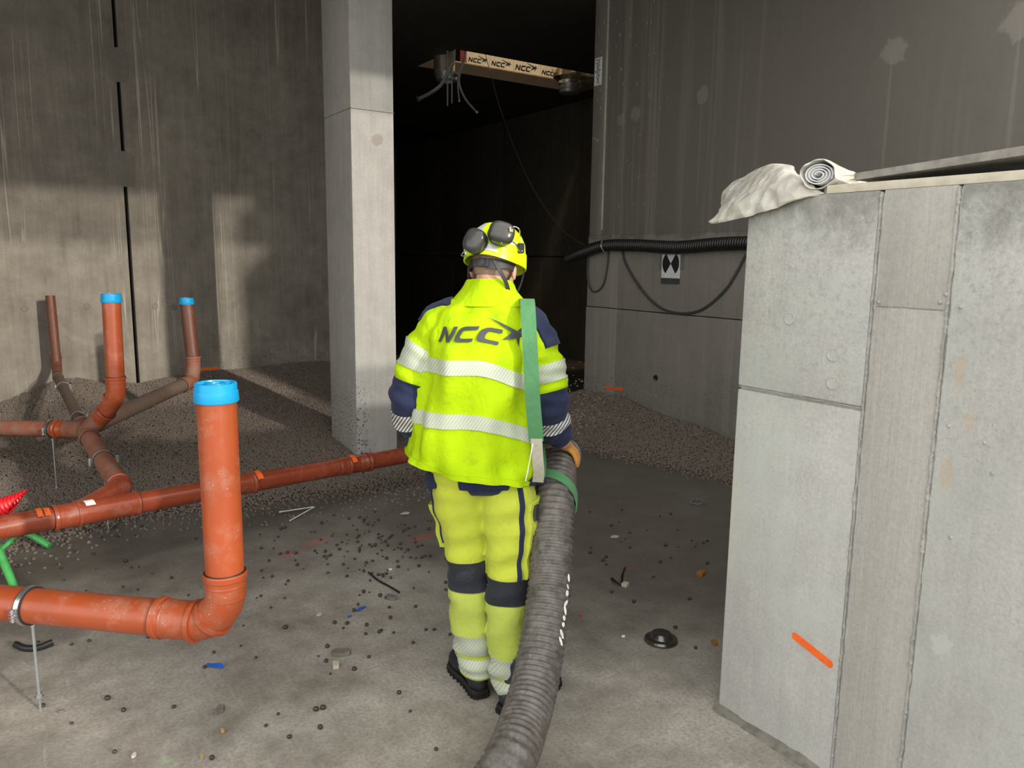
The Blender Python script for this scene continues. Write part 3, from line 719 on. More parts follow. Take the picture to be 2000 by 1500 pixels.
# --- near pipe with the tall riser
RN = .0625
A = V((.009, 3.10, .405)); rise = V((.562, 2.570, 0)); B = V((.562, 2.570, .412))
dn = (B-A).normalized()
near = empty('drain_pipe', (A.x, A.y, 0), 'orange brown drain pipe with a tall blue capped riser in the left foreground', 'pipe')
S1 = B-dn*.21
seg(near, A-dn*1.1, S1, RN, 'pipe_clean')
socket(near, S1+dn*.035, -dn, RN, 'pipe_clean')
el = elbow(near, [S1+dn*.03, B-dn*.075, B+V((0, 0, .075))-dn*.0+V((0, 0, .0)), B+V((0, 0, .135))], RN, 'pipe_clean', .055)
mid = B-dn*.045+V((0, 0, .03)); dmid = (dn+Z).normalized()
ringbead(el, B-dn*.115, dn, RN*1.05, 'pipe_clean', .016, 1.12)
ringbead(el, mid-dmid*.012, dmid, RN*1.05, 'pipe_clean', .016, 1.12)
socket(near, B+V((0, 0, .095)), (0, 0, 1), RN, 'pipe_clean', .095)
seg(near, B+V((0, 0, .13)), V((rise.x, rise.y, 1.19)), RN, 'pipe_clean', 'riser')
cap(near, (rise.x, rise.y, 1.222), RN)
clamp(near, A, dn, RN, 0.0)
clamp(near, A-dn*.9, dn, RN, 0.0)

# --- branching network on the heap
RM = .055
net = empty('drain_network', (.4, 4.25, 0), 'branching brown drain pipes with three risers over the pellet heap', 'pipe')
def mp(X): return V((X, 4.113+(X-.042)*.263, .406-(X-.042)*.0447))
dm = (mp(1)-mp(0)).normalized()
def perp(v): v = V(v); return (v-dm*v.dot(dm)).normalized()
seg(net, mp(-1.6), mp(.20), RM, 'pipe_main')
seg(net, mp(.45), mp(2.62), RM, 'pipe_main')
# wye fitting at the left
xa = .135; xw = .30
wye = MB().tube([mp(xa), mp(.50)], RM*1.06, 28)
bo = mp(.40); bt = V((.47, 4.50, .405)); bdir = (bt-mp(.24)).normalized()
wye.tube([mp(.24), bt-bdir*.02], RM*1.05, 28)
wo = wye.build('wye_fitting', 'pipe_main', net)
socket(net, mp(xa+.075), -dm, RM, 'pipe_main', .085)
socket(net, mp(.445), dm, RM, 'pipe_main', .07)
ringbead(wo, mp(.235), dm, RM*1.06, 'pipe_main', .014)
for (X, nm) in ((.068, 'paint_mark'), (.10, 'paint_mark')):
    p = mp(X); nrm = perp((0, -.55, .8))
    mb = MB(); R = []
    for i in range(5):
        R.append([p+dm*(-.012+.006*i)+(Matrix.Rotation(.42*(j-2)*.5, 3, dm) @ nrm)*RM*(1.19 if X < .09 else 1.10) for j in range(5)])
    mb.rings(R, False, False, False).build(nm, 'spray_orange', net)
p = mp(.285); mb = MB(); R = []
for i in range(3): R.append([p+dm*(-.022+.022*i)+(Matrix.Rotation(.30*(j-2), 3, dm) @ perp((0, -.15, 1)))*RM*1.075 for j in range(5)])
mb.rings(R, False, False, False).build('print_label', 'label_white', net)
for X in (1.155, 1.80):
    socket(net, mp(X-.09), dm, RM, 'pipe_main', .09, 'coupling')
    p = mp(X+.006); R = []
    for i in range(3): R.append([p+dm*(-.018+.018*i)+(Matrix.Rotation(.30*(j-2), 3, dm) @ perp((0, -.45, .8)))*RM*1.185 for j in range(5)])
    MB().rings(R, False, False, False).build('paint_mark', 'spray_orange', net)
seg(net, mp(1.0), mp(1.15), RM*1.06, 'pipe_main', 'sleeve')
clamp(net, mp(.985), dm, RM*1.05, 0.0)
socket(net, mp(1.86), dm, RM, 'pipe_main', .1, 'coupling')
clamp(net, mp(2.45), dm, RM, 0.0)
# pipe from the wye up to the junction
J = V((.404, 5.716, .497))
dJ = (J-bt).normalized()
elbow(net, [bt-bdir*.05, bt, bt+dJ*.06], RM, 'pipe_main', .03)
socket(net, bt+dJ*.0, dJ, RM, 'pipe_main', .07)
seg(net, bt, J-dJ*.02, RM, 'pipe_dusty')
clamp(net, bt+dJ*.52, dJ, RM, .0)
socket(net, J-dJ*.16, -dJ, RM, 'pipe_dusty', .07)
# junction body
tbp = atY(111, 712, 8.28); jt = V((tbp.x-.01, 7.98, tbp.z-.085)); dt = (jt-J).normalized()
lb = V((-.25, 6.42, .455)); dl = (lb-J).normalized()
r3 = V((1.335, 6.90, .60)); d3 = (r3-J).normalized()
mr = V((.578, 5.43, .755)); j2p = V((.43, 5.62, .545)); d2 = (mr-j2p).normalized()
jb = MB().tube([J-dJ*.17, J+dt*.16], RM*1.06, 28); jb.tube([J, J+dl*.17], RM*1.05, 24)
jb.tube([J-dJ*.08+V((0, 0, .0)), J-dJ*.08+d2*.2], RM*1.05, 24); jb.tube([J, J+d3*.16], RM*1.05, 24)
jo = jb.build('junction', 'pipe_dusty', net)
ringbead(jo, J+dt*.15, dt, RM*1.06, 'pipe_dusty', .02)
# left branch
socket(net, J+dl*.13, dl, RM, 'pipe_clean', .10)
seg(net, J+dl*.13, J+dl*1.6, RM, 'pipe_dusty')
clamp(net, J+dl*.26, dl, RM, .02)
# thin riser against the wall
RT = .04
seg(net, J+dt*.1, jt, RT, 'pipe_grey')
clamp(net, J+dt*.42, dt, RT); clamp(net, J+dt*1.75, dt, RT)
tb = V((tbp.x, 8.27, tbp.z)); tt_ = atY(98, 577, 8.30)
elbow(net, [jt-dt*.06, jt+dt*.14, tb, tb+V((0, .02, .09))], RT, 'pipe_far', .05)
ringbead(net, jt+dt*.02, dt, RT*1.05, 'pipe_grey', .02)
socket(net, tb+V((0, .01, .0)), (0, .02, .2), RT, 'pipe_far', .07)
seg(net, tb, V((tt_.x, tt_.y, tt_.z)), RT, 'pipe_far', 'riser')
# middle riser
socket(net, J-dJ*.08+d2*.16, d2, RM, 'pipe_clean', .085)
elbow(net, [J-dJ*.08+d2*.20, mr, mr+V((0, 0, .10))], RM, 'pipe_clean', .06)
ringbead(net, mr-d2*.055, d2, RM*1.05, 'pipe_clean', .014)
socket(net, mr+V((0, 0, .045)), Z, RM, 'pipe_clean', .08)
seg(net, mr+V((0, 0, .08)), V((.588, 5.445, 1.375)), RM, 'pipe_clean', 'riser')
cap(net, (.588, 5.445, 1.385), RM)
# right riser
seg(net, J+d3*.08, r3-d3*.15, RM, 'pipe_grey')
ringbead(net, J+d3*.78, d3, RM, 'pipe_grey', .03, 1.10)
elbow(net, [r3-d3*.2, r3-d3*.05, r3+V((0, 0, .09)), r3+V((0, 0, .16))], RM, 'pipe_dusty', .045)
socket(net, r3-d3*.13, -d3, RM, 'pipe_dusty', .085)
ringbead(net, r3+V((-.02, -.02, .03)), (d3+Z), RM*1.05, 'pipe_dusty', .016)
socket(net, r3+V((0, 0, .12)), Z, RM, 'pipe_dusty', .085)
seg(net, r3+V((0, 0, .16)), V((1.318, 6.95, 1.27)), RM, 'pipe_far', 'riser')
cap(net, (1.318, 6.95, 1.275), RM)

# --- green trestle carrying the main run at the left edge
g0 = atd(-2, 1076, 3.62)
gs = empty('pipe_trestle', (g0.x, g0.y, 0), 'green painted tube trestle under the main pipe at the left edge', 'trestle')
gf = atz(97, 1066, .022); gk = atd(55, 1042, 4.35)
MB().tube([gf, gf+(gk-gf)*1.6], .019, 14).build('leg', 'green_paint', gs)
f2 = atz(36, 1165, .02)
MB().tube([g0+(g0-f2)*.05, f2], .019, 14).build('leg', 'green_paint', gs)
MB().tube([g0, atd(34, 1046, 3.66)], .012, 12).build('brace', 'green_paint', gs)
MB().tube([g0, V((g0.x-.35, g0.y+.15, .02))], .019, 14).build('leg', 'green_paint', gs)
MB().tube([g0-V((.1, -.05, 0)), g0+V((0, 0, .03))], .016, 12).build('joint', 'green_paint', gs)

# --- red corrugated conduit with a slanted cut
rc = atd(-45, 1010, 4.5); rd = (atd(60, 968, 4.5)-rc); rdn = rd.normalized(); R = []
xa_, ya_ = frame(rdn); n = 28; cut = (V((0, 0, 1))*.75-rdn*.9).normalized()
for i in range(60):
    t = i/59; r = .060+(.005 if i % 4 < 2 else -.002); ring = []
    for j in range(n):
        a = 2*math.pi*j/n; o = xa_*math.cos(a)*r+ya_*math.sin(a)*r
        # the mouth is cut off on a slant: the upper side reaches furthest
        reach = rd.length*(.55+.45*max(0, min(1, (o.dot(xa_)/r+1)/2))**1.2)
        ring.append(rc+rdn*min(t*rd.length, reach)+o*(1-.35*t))
    R.append(ring)
ro = MB().rings(R, True, False).build('corrugated_conduit', 'red_plastic', origin=(rc.x, rc.y, .1), smooth=25)
tag(ro, 'red corrugated conduit with a slanted cut end behind the main pipe', 'conduit')

# ================================================================== PELLET HEAPS
def lerp(x, T):
    xs, ys = zip(*T); return float(np.interp(x, xs, ys))
FRONT = [(-4, 4.6), (-.106, 4.80), (.141, 4.95), (.712, 5.10), (1.234, 4.95), (1.626, 4.90), (1.985, 4.89), (2.466, 4.85), (3.2, 5.2), (4.4, 6.2)]
HWALL = [(-4, .35), (-.8, .22), (-.068, .278), (.183, .378), (.4, .475), (.573, .483), (.79, .421), (1.11, .381), (1.5, .443), (1.756, .457), (2.29, .461), (2.87, .482), (3.2, .46), (4.4, .10)]
def h_left(X, Y):
    yf = lerp(X, FRONT); t = (Y-yf)/(8.5-yf)
    if t < 0: return -.02*min(1, -t*8)*0, t
    hw = lerp(X, HWALL); hf = np.interp(X, [-4, 0, 1, 2, 4], [.33, .35, .40, .45, .2])
    base = hf*min(t, 1.1)**1.35
    b = base+(hw-hf)*max(0, min(1, (t-.45)/.55))**1.5
    return b+.012*noise.noise(V((X*2.2, Y*2.2, 0)))*min(1, t*4)+.02*noise.noise(V((X*.9, Y*.9, 4)))*min(1, t*4), t
RW = [(3.2, .10), (3.8, .16), (4.235, .219), (4.464, .262), (4.765, .263), (5.09, .291), (5.445, .35), (5.746, .37), (6.067, .345), (6.6, .18), (7.2, .03)]
RFX = [(3.2, 4.62), (3.758, 4.469), (4.314, 4.38), (4.887, 4.219), (5.313, 4.15), (6.2, 4.3), (7.2, 4.7)]
def h_right(X, Y):
    xf = lerp(Y, RFX); t = (X-xf)/(5.0-xf)
    hw = lerp(Y, RW)
    if t < 0: return 0, t
    if t > 1: return hw*max(0, 1-(t-1)*1.2), t
    return hw*t**.95+.012*noise.noise(V((X*3, Y*3, 2)))*min(1, t*3), t
def heap(name, label, hfun, x0, x1, y0, y1, step, skip=None, dens=9000, lo=-.12):
    nx, ny = int((x1-x0)/step)+1, int((y1-y0)/step)+1
    vs, ds, idx, fs = [], [], {}, []
    for i in range(nx):
        for j in range(ny):
            X, Y = x0+i*step, y0+j*step; h, t = hfun(X, Y)
            if t < lo or (skip and skip(X, Y)): continue
            idx[(i, j)] = len(vs); vs.append((X, Y, h-.008))
            d = 1.0 if t > .10 else (0.06+.94*max(0, (t-.0)/.10)**1.1 if t > 0 else .06*(1-t/lo)**1.2)
            ds.append(d)
    for (i, j) in idx:
        if all(k in idx for k in ((i+1, j), (i+1, j+1), (i, j+1))): fs.append((idx[(i, j)], idx[(i+1, j)], idx[(i+1, j+1)], idx[(i, j+1)]))
    me = bpy.data.meshes.new(name); me.from_pydata(vs, [], fs); me.materials.append(MATS['clay_pellets'])
    at = me.attributes.new('density', 'FLOAT', 'POINT'); at.data.foreach_set('value', ds)
    me.polygons.foreach_set('use_smooth', [True]*len(me.polygons))
    o = bpy.data.objects.new(name, me); COL.objects.link(o)
    m = o.modifiers.new('pellets', 'NODES'); m.node_group = pellet_tree(dens)
    return tag(o, label, 'pellets', kind='stuff')
TREES = {}
def pellet_tree(dens):
    if dens in TREES: return TREES[dens]
    g = bpy.data.node_groups.new('pellet_scatter', 'GeometryNodeTree'); TREES[dens] = g
    g.interface.new_socket('Geometry', in_out='INPUT', socket_type='NodeSocketGeometry')
    g.interface.new_socket('Geometry', in_out='OUTPUT', socket_type='NodeSocketGeometry')
    N, L = g.nodes, g.links
    gi, go = N.new('NodeGroupInput'), N.new('NodeGroupOutput')
    na = N.new('GeometryNodeInputNamedAttribute'); na.data_type = 'FLOAT'; na.inputs['Name'].default_value = 'density'
    mu = N.new('ShaderNodeMath'); mu.operation = 'MULTIPLY'; mu.inputs[1].default_value = dens; L.new(na.outputs[0], mu.inputs[0])
    dp = N.new('GeometryNodeDistributePointsOnFaces'); dp.distribute_method = 'RANDOM'; L.new(gi.outputs[0], dp.inputs['Mesh']); L.new(mu.outputs[0], dp.inputs['Density'])
    sp = N.new('GeometryNodeSetPosition'); sp.inputs['Offset'].default_value = (0, 0, .010); L.new(dp.outputs['Points'], sp.inputs['Geometry'])
    ic = N.new('GeometryNodeMeshIcoSphere'); ic.inputs['Radius'].default_value = .0105; ic.inputs['Subdivisions'].default_value = 2
    sm = N.new('GeometryNodeSetMaterial'); sm.inputs['Material'].default_value = MATS['clay_pellets']; L.new(ic.outputs[0], sm.inputs[0])
    ss = N.new('GeometryNodeSetShadeSmooth'); L.new(sm.outputs[0], ss.inputs[0])
    rv = N.new('FunctionNodeRandomValue'); rv.data_type = 'FLOAT_VECTOR'; rv.inputs[0].default_value = (.55, .55, .5); rv.inputs[1].default_value = (1.35, 1.25, 1.15)
    rr = N.new('FunctionNodeRandomValue'); rr.data_type = 'FLOAT_VECTOR'; rr.inputs[1].default_value = (6.28, 6.28, 6.28); rr.inputs['Seed'].default_value = 4
    ip = N.new('GeometryNodeInstanceOnPoints'); L.new(sp.outputs[0], ip.inputs['Points']); L.new(ss.outputs[0], ip.inputs['Instance']); L.new(rv.outputs[0], ip.inputs['Scale']); L.new(rr.outputs[0], ip.inputs['Rotation'])
    jn = N.new('GeometryNodeJoinGeometry'); L.new(gi.outputs[0], jn.inputs[0]); L.new(ip.outputs[0], jn.inputs[0]); L.new(jn.outputs[0], go.inputs[0])
    return g
heap('pellet_heap', 'broad dark brown heap of clay pellets under the branching drain pipes', h_left, -3.2, 4.4, 3.9, 8.48, .06,
     lambda X, Y: (Y > 8.48) or (cx0+.03 < X < cx1-.03 and cy0+.03 < Y < cy1-.03), 5600)
heap('pellet_heap', 'smaller dark clay pellet heap against the right wall under the conduit', h_right, 3.6, 5.6, 3.0, 7.3, .05,
     lambda X, Y: X > XR-.02 and Y < 6.12, 6000, -.25)

# loose pellets on the floor, the nearest as single objects
pm = bpy.data.meshes.new('clay_pellet'); bm = bmesh.new(); bmesh.ops.create_icosphere(bm, subdivisions=2, radius=.0095)
for v in bm.verts: v.co *= 1+.12*noise.noise(v.co*220); v.co.z *= .85
bm.to_mesh(pm); bm.free(); pm.materials.append(MATS['pellet_wet']); pm.polygons.foreach_set('use_smooth', [True]*len(pm.polygons))
rng = random.Random(11); spots = []
while len(spots) < 285:
    k = rng.random()
    if k < .40: px, py = rng.gauss(725, 70), rng.gauss(1060, 38)
    elif k < .80: px, py = rng.uniform(20, 880), 1020+abs(rng.gauss(0, 150))
    elif k < .92: px, py = rng.uniform(1130, 1390), 960+abs(rng.gauss(0, 110))
    else: px, py = rng.uniform(20, 950), rng.uniform(1150, 1490)
    if not (990 < py < 1496 and 5 < px < 1400): continue
    q = atz(px, py)
    if q.x > XP-.06 and q.y < YP+.06: continue
    if any((q-o).length < .014 for o in spots): continue
    if abs(q.x-1.5) < .32 and abs(q.y-2.3) < .30: continue
    spots.append(q)
for q in spots:
    o = bpy.data.objects.new('clay_pellet', pm); COL.objects.link(o); s_ = rng.uniform(.5, 1.15)
    o.location = (q.x, q.y, .0076*s_); o.scale = (s_*rng.uniform(.85, 1.15), s_, s_); o.rotation_euler = (0, 0, rng.uniform(0, 6))
    tag(o, 'small dark round clay pellet lying loose on the damp concrete floor', 'pellet', 'loose clay pellets on the floor')

# ================================================================== HOSE
HP = [atd(*q) for q in ((1093, 902, 3.07), (1086, 955, 2.95), (1082, 1000, 2.88), (1078, 1080, 2.80), (1073, 1150, 2.74), (1063, 1230, 2.66), (1046, 1330, 2.55), (1024, 1410, 2.42), (993, 1490, 2.27))]
h0 = HP[0]; HD = (HP[0]-HP[1]).normalized()
HE = atd(1100, 888, 3.18)
tail = HP[-1]
MANO = FW2*2.75
def loc(x, y, z): return MANO+V((rt0.x*x, rt0.y*x, 0))+FW2*y+V((0, 0, z))
HTAIL = [loc(-.075, -.74, .085), loc(-.20, -.95, .083), loc(-.42, -1.15, .083), loc(-.8, -1.4, .083), loc(-1.3, -1.6, .083)]
RH = .0765
path = spline([HE]+HP+HTAIL, 40)
# resample evenly
cum = [0]
for a, b in zip(path, path[1:]): cum.append(cum[-1]+(b-a).length)
arr = np.array([tuple(p) for p in path]); TL = cum[-1]
def hpt(s): return V(tuple(float(np.interp(s, cum, arr[:, k])) for k in range(3)))
pitch = .023; nseg = 6; m = int(TL/pitch*nseg); pts = [hpt(TL*i/m) for i in range(m+1)]
rad = [RH*(1+.042*math.sin(2*math.pi*i/nseg)+.006*noise.noise(V((i*.05, 0, 0))))*float(np.interp(TL*i/m, [0, .05, .26], [.80, .82, 1.0])) for i in range(m+1)]
hose = empty('delivery_hose', tuple(HTAIL[-1]-V((0, 0, .083))), 'thick ribbed grey black delivery hose held under the worker\'s right arm', 'hose')
MB().tube(pts, rad, 36).build('hose_body', 'hose_rubber', hose, smooth=60)
dE = (HE-h0).normalized()
ho = MB().lathe([(-.05, RH*.80), (-.05, RH*.87), (-.012, RH*.87), (-.01, RH*1.0), (.012, RH*1.0), (.014, RH*.87), (.04, RH*.87), (.04, RH*.76), (-.03, RH*.76)], HE, dE, 36, False, False).build('coupling', 'steel_dark', hose)
MB().lathe([(0, RH*.78), (.002, RH*.5), (.002, .001)], HE-dE*.02, dE, 30, False, True).build('bore', 'joint_dark', hose)
# scuffed white paint marks on the camera-right flank
mb = MB(); rr_ = random.Random(3)
s0 = next(s for s in (i*.01 for i in range(int(TL/.01))) if (hpt(s)-HP[4]).length < .02)
for k in range(9):
    s_ = s0-.02+k*.028+rr_.uniform(-.006, .006); p = hpt(s_); t = (hpt(s_+.01)-hpt(s_-.01)).normalized()
    sd = t.cross(V((0, 0, 1))).normalized(); sd = sd if sd.dot(rt0) > 0 else -sd
    upv = t.cross(sd); upv = upv if upv.z > 0 else -upv
    nr = (sd*.86+upv*.5).normalized(); tt = nr.cross(t)
    L_, W_ = rr_.uniform(.008, .018), rr_.uniform(.003, .007); rot = rr_.uniform(-.8, .8)
    e1 = t*math.cos(rot)+tt*math.sin(rot); e2 = tt*math.cos(rot)-t*math.sin(rot)
    mb.prism([p+nr*(RH*1.02)+e1*L_*a+e2*W_*b for (a, b) in ((-1, -.5), (-.2, -1), (.8, -.6), (1, .4), (.1, 1), (-.9, .5))], nr, .003)
mb.build('paint_scuff', 'label_white', hose, smooth=0)

# pellets flying out of the hose mouth
rs = random.Random(5); mb = MB()
bm = bmesh.new(); bmesh.ops.create_icosphere(bm, subdivisions=1, radius=.007); iv = [v.co.copy() for v in bm.verts]; bmf = [[v.index for v in f.verts] for f in bm.faces]; bm.free()
tgt = V((4.75, 5.75, .36))
for k in range(520):
    t = rs.random()**.7; base = HE+dE*.08; e = V((tgt.x+rs.gauss(0, .45), tgt.y+rs.gauss(0, .55), tgt.z+abs(rs.gauss(0, .12))))
    p = base.lerp(e, t)+V((0, 0, .9*t*(1-t)*.35))+V((rs.gauss(0, .07), rs.gauss(0, .07), rs.gauss(0, .07)))*t*1.6
    if p.z < .1 or p.x > XR-.03: continue
    s_ = rs.uniform(.5, 1.15); mb.add([p+v*s_ for v in iv], bmf)
sp = mb.build('pellet_spray', 'clay_pellets', smooth=60, fix=False)
tag(sp, 'loose stream of clay pellets blown from the hose mouth toward the right heap', 'pellets', kind='stuff')

# ================================================================== THE WORKER (local frame: x right, y away from the viewer, z up)
class Loft:
    """skin over cross-sections; u runs round (0 right, .25 front, .5 left, .75 back), v along"""
    def __init__(s, keys, n=2.0, path=False, bump=None, shift=None):
        s.k = [np.array(q, float) for q in keys]; s.n = n; s.path = path; s.bump = bump; s.shift = shift
        s.m = len(keys)-1
    def ev(s, v):
        v = min(max(v, 0), 1)*s.m; i = min(int(v), s.m-1); t = v-i; K = s.k
        a = K[i-1] if i else 2*K[0]-K[1]; b, c = K[i], K[i+1]; d = K[i+2] if i+2 <= s.m else 2*K[-1]-K[-2]
        return .5*(2*b+(c-a)*t+(2*a-5*b+4*c-d)*t*t+(3*b-a-3*c+d)*t**3)
    def P(s, u, v, off=0.0):
        k = s.ev(v); c = V(k[:3]); a, b = k[3], k[4]; co, si = math.cos(2*math.pi*u), math.sin(2*math.pi*u)
        e = 2/s.n; X = math.copysign(abs(co)**e, co); Y = math.copysign(abs(si)**e, si)
        if s.path:
            t = V(tuple(s.ev(min(v+.01, 1))[:3]-s.ev(max(v-.01, 0))[:3])).normalized()
            ex = (V((1, 0, 0))-t*t.x).normalized(); ey = ex.cross(t) if ex.cross(t).y > 0 else t.cross(ex)
        else: ex, ey = V((1, 0, 0)), V((0, 1, 0))
        nn = V((co/a, si/b)).normalized()
        bmp = s.bump(u, v) if s.bump else 0
        p = c+ex*(a*X+nn.x*(off+bmp))+ey*(b*Y+nn.y*(off+bmp))
        if s.shift: p = p+s.shift(p, u, v)
        return p
    def vz(s, z):
        lo, hi = 0., 1.; d = s.ev(1)[2] > s.ev(0)[2]
        for _ in range(30):
            m = (lo+hi)/2
            if (s.ev(m)[2] < z) == d: lo = m
            else: hi = m
        return (lo+hi)/2
    def shell(s, mb, nu=40, nv=40, v0=0, v1=1, off=0, cap=True):
        R = [[s.P(j/nu, v0+(v1-v0)*i/nv, off) for j in range(nu)] for i in range(nv+1)]
        return mb.rings(R, cap, cap)
    def band(s, mb, v0, v1, off=.004, nu=48, nv=6, u0=0, u1=1, skew=None):
        """strip of cloth lying on the surface, with turned edges"""
        full = (u1-u0) >= .999; n = nu if full else nu+1; R = []
        rows = [(0, -.004)]+[(i/nv, off) for i in range(nv+1)]+[(1, -.004)]
        for (f, o) in rows:
            ring = []
            for j in range(n):
                u = u0+(u1-u0)*j/nu; dv = skew(u) if skew else 0
                edge = (not full) and j in (0, n-1)
                ring.append(s.P(u, v0+(v1-v0)*f+dv, -.004 if edge else o))
            R.append(ring)
        return mb.rings(R, False, False, full)
person = None
# ---- body: one continuous surface under the clothes
def hand(mb, wrist, palm_c, kn, fdirs, thumb, r=.009):
    """palm plus five jointed fingers; kn: four knuckles, fdirs: list of joint polylines"""
    mb.capsule(wrist, palm_c, .024, .026)
    for k, pl in zip(kn, fdirs):
        mb.capsule(palm_c, k, .021, r*1.35)
        q = [V(k)]+[V(x) for x in pl]
        for a, b, ra, rb in zip(q, q[1:], (r*1.15, r*1.05, r), (r*1.05, r, r*.85)): mb.capsule(a, b, ra, rb, 10)
    for a, b, ra, rb in zip(thumb, thumb[1:], (r*1.7, r*1.3, r*1.15), (r*1.35, r*1.15, r)): mb.capsule(a, b, ra, rb, 10)
def toloc(p):
    d = V(p)-MANO; return V((d.dot(rt0), d.dot(FW2), d.z))
# right hand: laid over the hose just behind its coupling
hc = toloc(h0); RG = RH*.82; hdl = V((toloc(HE)-toloc(h0))).normalized()
hs = hdl.cross(Z).normalized(); hs = hs if hs.x > 0 else -hs; hu = hs.cross(hdl); hu = hu if hu.z > 0 else -hu
def onhose(along, ang, rr): return hc+hdl*(along-.045)+(hs*math.sin(ang)+hu*math.cos(ang))*rr
WR = onhose(-.055, .22, RG+.050)
def right_hand(mb, r, g):
    kn, fd = [], []
    for i, (al, ln) in enumerate(((.048, .95), (.028, 1.0), (.008, .96), (-.012, .8))):
        kn.append(onhose(al, .50, RG+.018+g)); fd.append([onhose(al+.006, .50+.46*ln, RG+.015+g), onhose(al+.008, .50+.86*ln, RG+.012+g), onhose(al+.008, .50+1.18*ln, RG+.010+g)])
    th = [onhose(-.03, .10, RG+.028), onhose(.005, -.26, RG+.022), onhose(.03, -.52, RG+.016), onhose(.05, -.72, RG+.013)]
    hand(mb, WR, onhose(-.005, .30, RG+.028), kn, fd, th, r)
WL = V((-.315, .20, .90))
def left_hand(mb, r, g):
    pc = V((-.285, .265, .865)); kn, fd = [], []
    for i, (dx, ln) in enumerate(((.012, .9), (.004, 1.), (-.006, .95), (-.016, .8))):
        k = pc+V((dx+.018, .038-.012*i, -.012-.014*i)); kn.append(k)
        fd.append([k+V((.028, .016, -.022))*ln, k+V((.050, .006, -.045))*ln, k+V((.052, -.016, -.060))*ln])
    th = [pc+V((.012, .0, .018)), pc+V((.045, .012, .012)), pc+V((.066, .022, -.006)), pc+V((.074, .018, -.026))]
    hand(mb, WL, pc, kn, fd, th, r)
hyaw = math.radians(-24); hpit = math.radians(-14)
HM = Matrix.Rotation(hyaw, 3, 'Z') @ Matrix.Rotation(hpit, 3, 'X')
HC = V((-.068, .085, 1.618))
def hl(x, y, z): return HC+HM @ V((x, y, z))
mb = MB()
mb.capsule((-.10, .04, 1.30), (-.10, .06, 1.42), .11, .10); mb.capsule((-.11, .03, 1.05), (-.10, .04, 1.30), .105, .115); mb.capsule((-.10, .03, .90), (-.11, .03, 1.05), .115, .105)
mb.capsule((-.09, .062, 1.44), hl(0, -.02, -.04), .062, .056)
mb.ell(hl(0, .0, .045), (.076, .096, .095), HM, 26, 18); mb.ell(hl(0, .035, -.045), (.058, .070, .075), HM)
mb.capsule(hl(0, .075, -.10), hl(0, .085, -.105), .024, .020)                                  # chin
mb.capsule(hl(0, .094, .02), hl(0, .112, -.022), .009, .014, 12)                               # nose
mb.capsule(hl(-.03, .083, .03), hl(.03, .083, .03), .012, .012, 10)                             # brow
mb.capsule(hl(-.020, .097, -.060), hl(.020, .097, -.060), .007, .007, 10); mb.capsule(hl(-.018, .096, -.071), hl(.018, .096, -.071), .007, .007, 10)   # lips
for sx in (-1, 1): mb.ell(hl(sx*.082, -.008, -.012), (.009, .020, .033), HM @ Matrix.Rotation(sx*.35, 3, 'Z'), 16, 10); mb.ell(hl(sx*.079, .004, -.030), (.008, .010, .013), HM)
SL = [V((-.245, .06, 1.425)), V((-.372, .05, 1.13)), WL]; SR = [V((.045, .06, 1.42)), V((.132, .035, 1.15)), WR]
for A_ in (SL, SR):
    mb.capsule((-.10, .06, 1.40), A_[0], .07, .055); mb.capsule(A_[0], A_[1], .052, .042); mb.capsule(A_[1], A_[2], .042, .028)
right_hand(mb, .0072, 0); left_hand(mb, .0072, 0)
for (hp_, kn_, an_, toe) in (((-.185, .02, .88), (-.160, .01, .50), (-.115, .0, .10), (-.19, .14, .045)), ((-.03, .01, .88), (-.004, -.04, .48), (-.002, -.085, .10), (.14, .03, .045))):
    mb.capsule((-.105, .03, .92), hp_, .09, .085); mb.capsule(hp_, kn_, .078, .055); mb.capsule(kn_, an_, .052, .036); mb.capsule(an_, toe, .036, .028)
person = remesh(mb, .006, 3).build('person', 'skin', local=True)
person.location = MANO; person.rotation_euler = (0, 0, -YAW)
tag(person, 'worker seen from behind in yellow high visibility clothes and helmet, holding the hose', 'person')
def part(mb, name, mat, parent=None, smooth=50, label=None):
    o = mb.build(name, mat, parent or person, local=True, smooth=smooth)
    if label: o['label'] = label
    return o
for sx in (-1, 1):
    e = MB(); e.ell(hl(sx*.030, .084, .008), (.011, .008, .008), HM, 14, 8); part(e, 'eye', 'label_white')
hmb = MB(); hmb.ell(hl(0, -.012, .022), (.0785, .0905, .088), HM, 28, 16)
part(hmb, 'hair', 'hair', label='very short cropped hair at the nape')

# ---- jacket
def fold(u, v):
    th = 2*math.pi*u
    return (.012*math.sin(4*th+5*v+1.1)+.011*math.sin(7*th-9*v+.4)+.006*math.sin(13*th+7*v)+.006*math.sin(3*th+14*v))*(1-.85*v)+.0035*math.sin(24*v+4*th)+.0025*math.sin(41*v-6*th)
def tilt(p, u, v):
    x = (p.x+.115)/.215; k = float(np.interp(v, [0, .15, .35, .55, .75, .9, 1], [.055, .065, .085, .075, .03, .0, 0]))
    return V((0, -.0, -k*max(0, x)**1.3+(.03*max(0, -x)**1.5 if v < .2 else 0)))
TK = [(-.140, .02, .885, .234, .178), (-.138, .02, .95, .227, .168), (-.130, .02, 1.10, .214, .150), (-.118, .022, 1.25, .208, .146), (-.108, .030, 1.35, .204, .140), (-.101, .042, 1.42, .190, .124), (-.096, .056, 1.475, .158, .104), (-.092, .068, 1.515, .112, .084), (-.088, .076, 1.545, .080, .072)]
torso = Loft(TK, 2.35, bump=fold, shift=tilt)
def crease(k): return lambda u, v: (.0045*math.sin(46*v+2*math.sin(2*math.pi*u+k))+.003*math.sin(88*v-2*math.pi*u*2))*min(1, v*4)
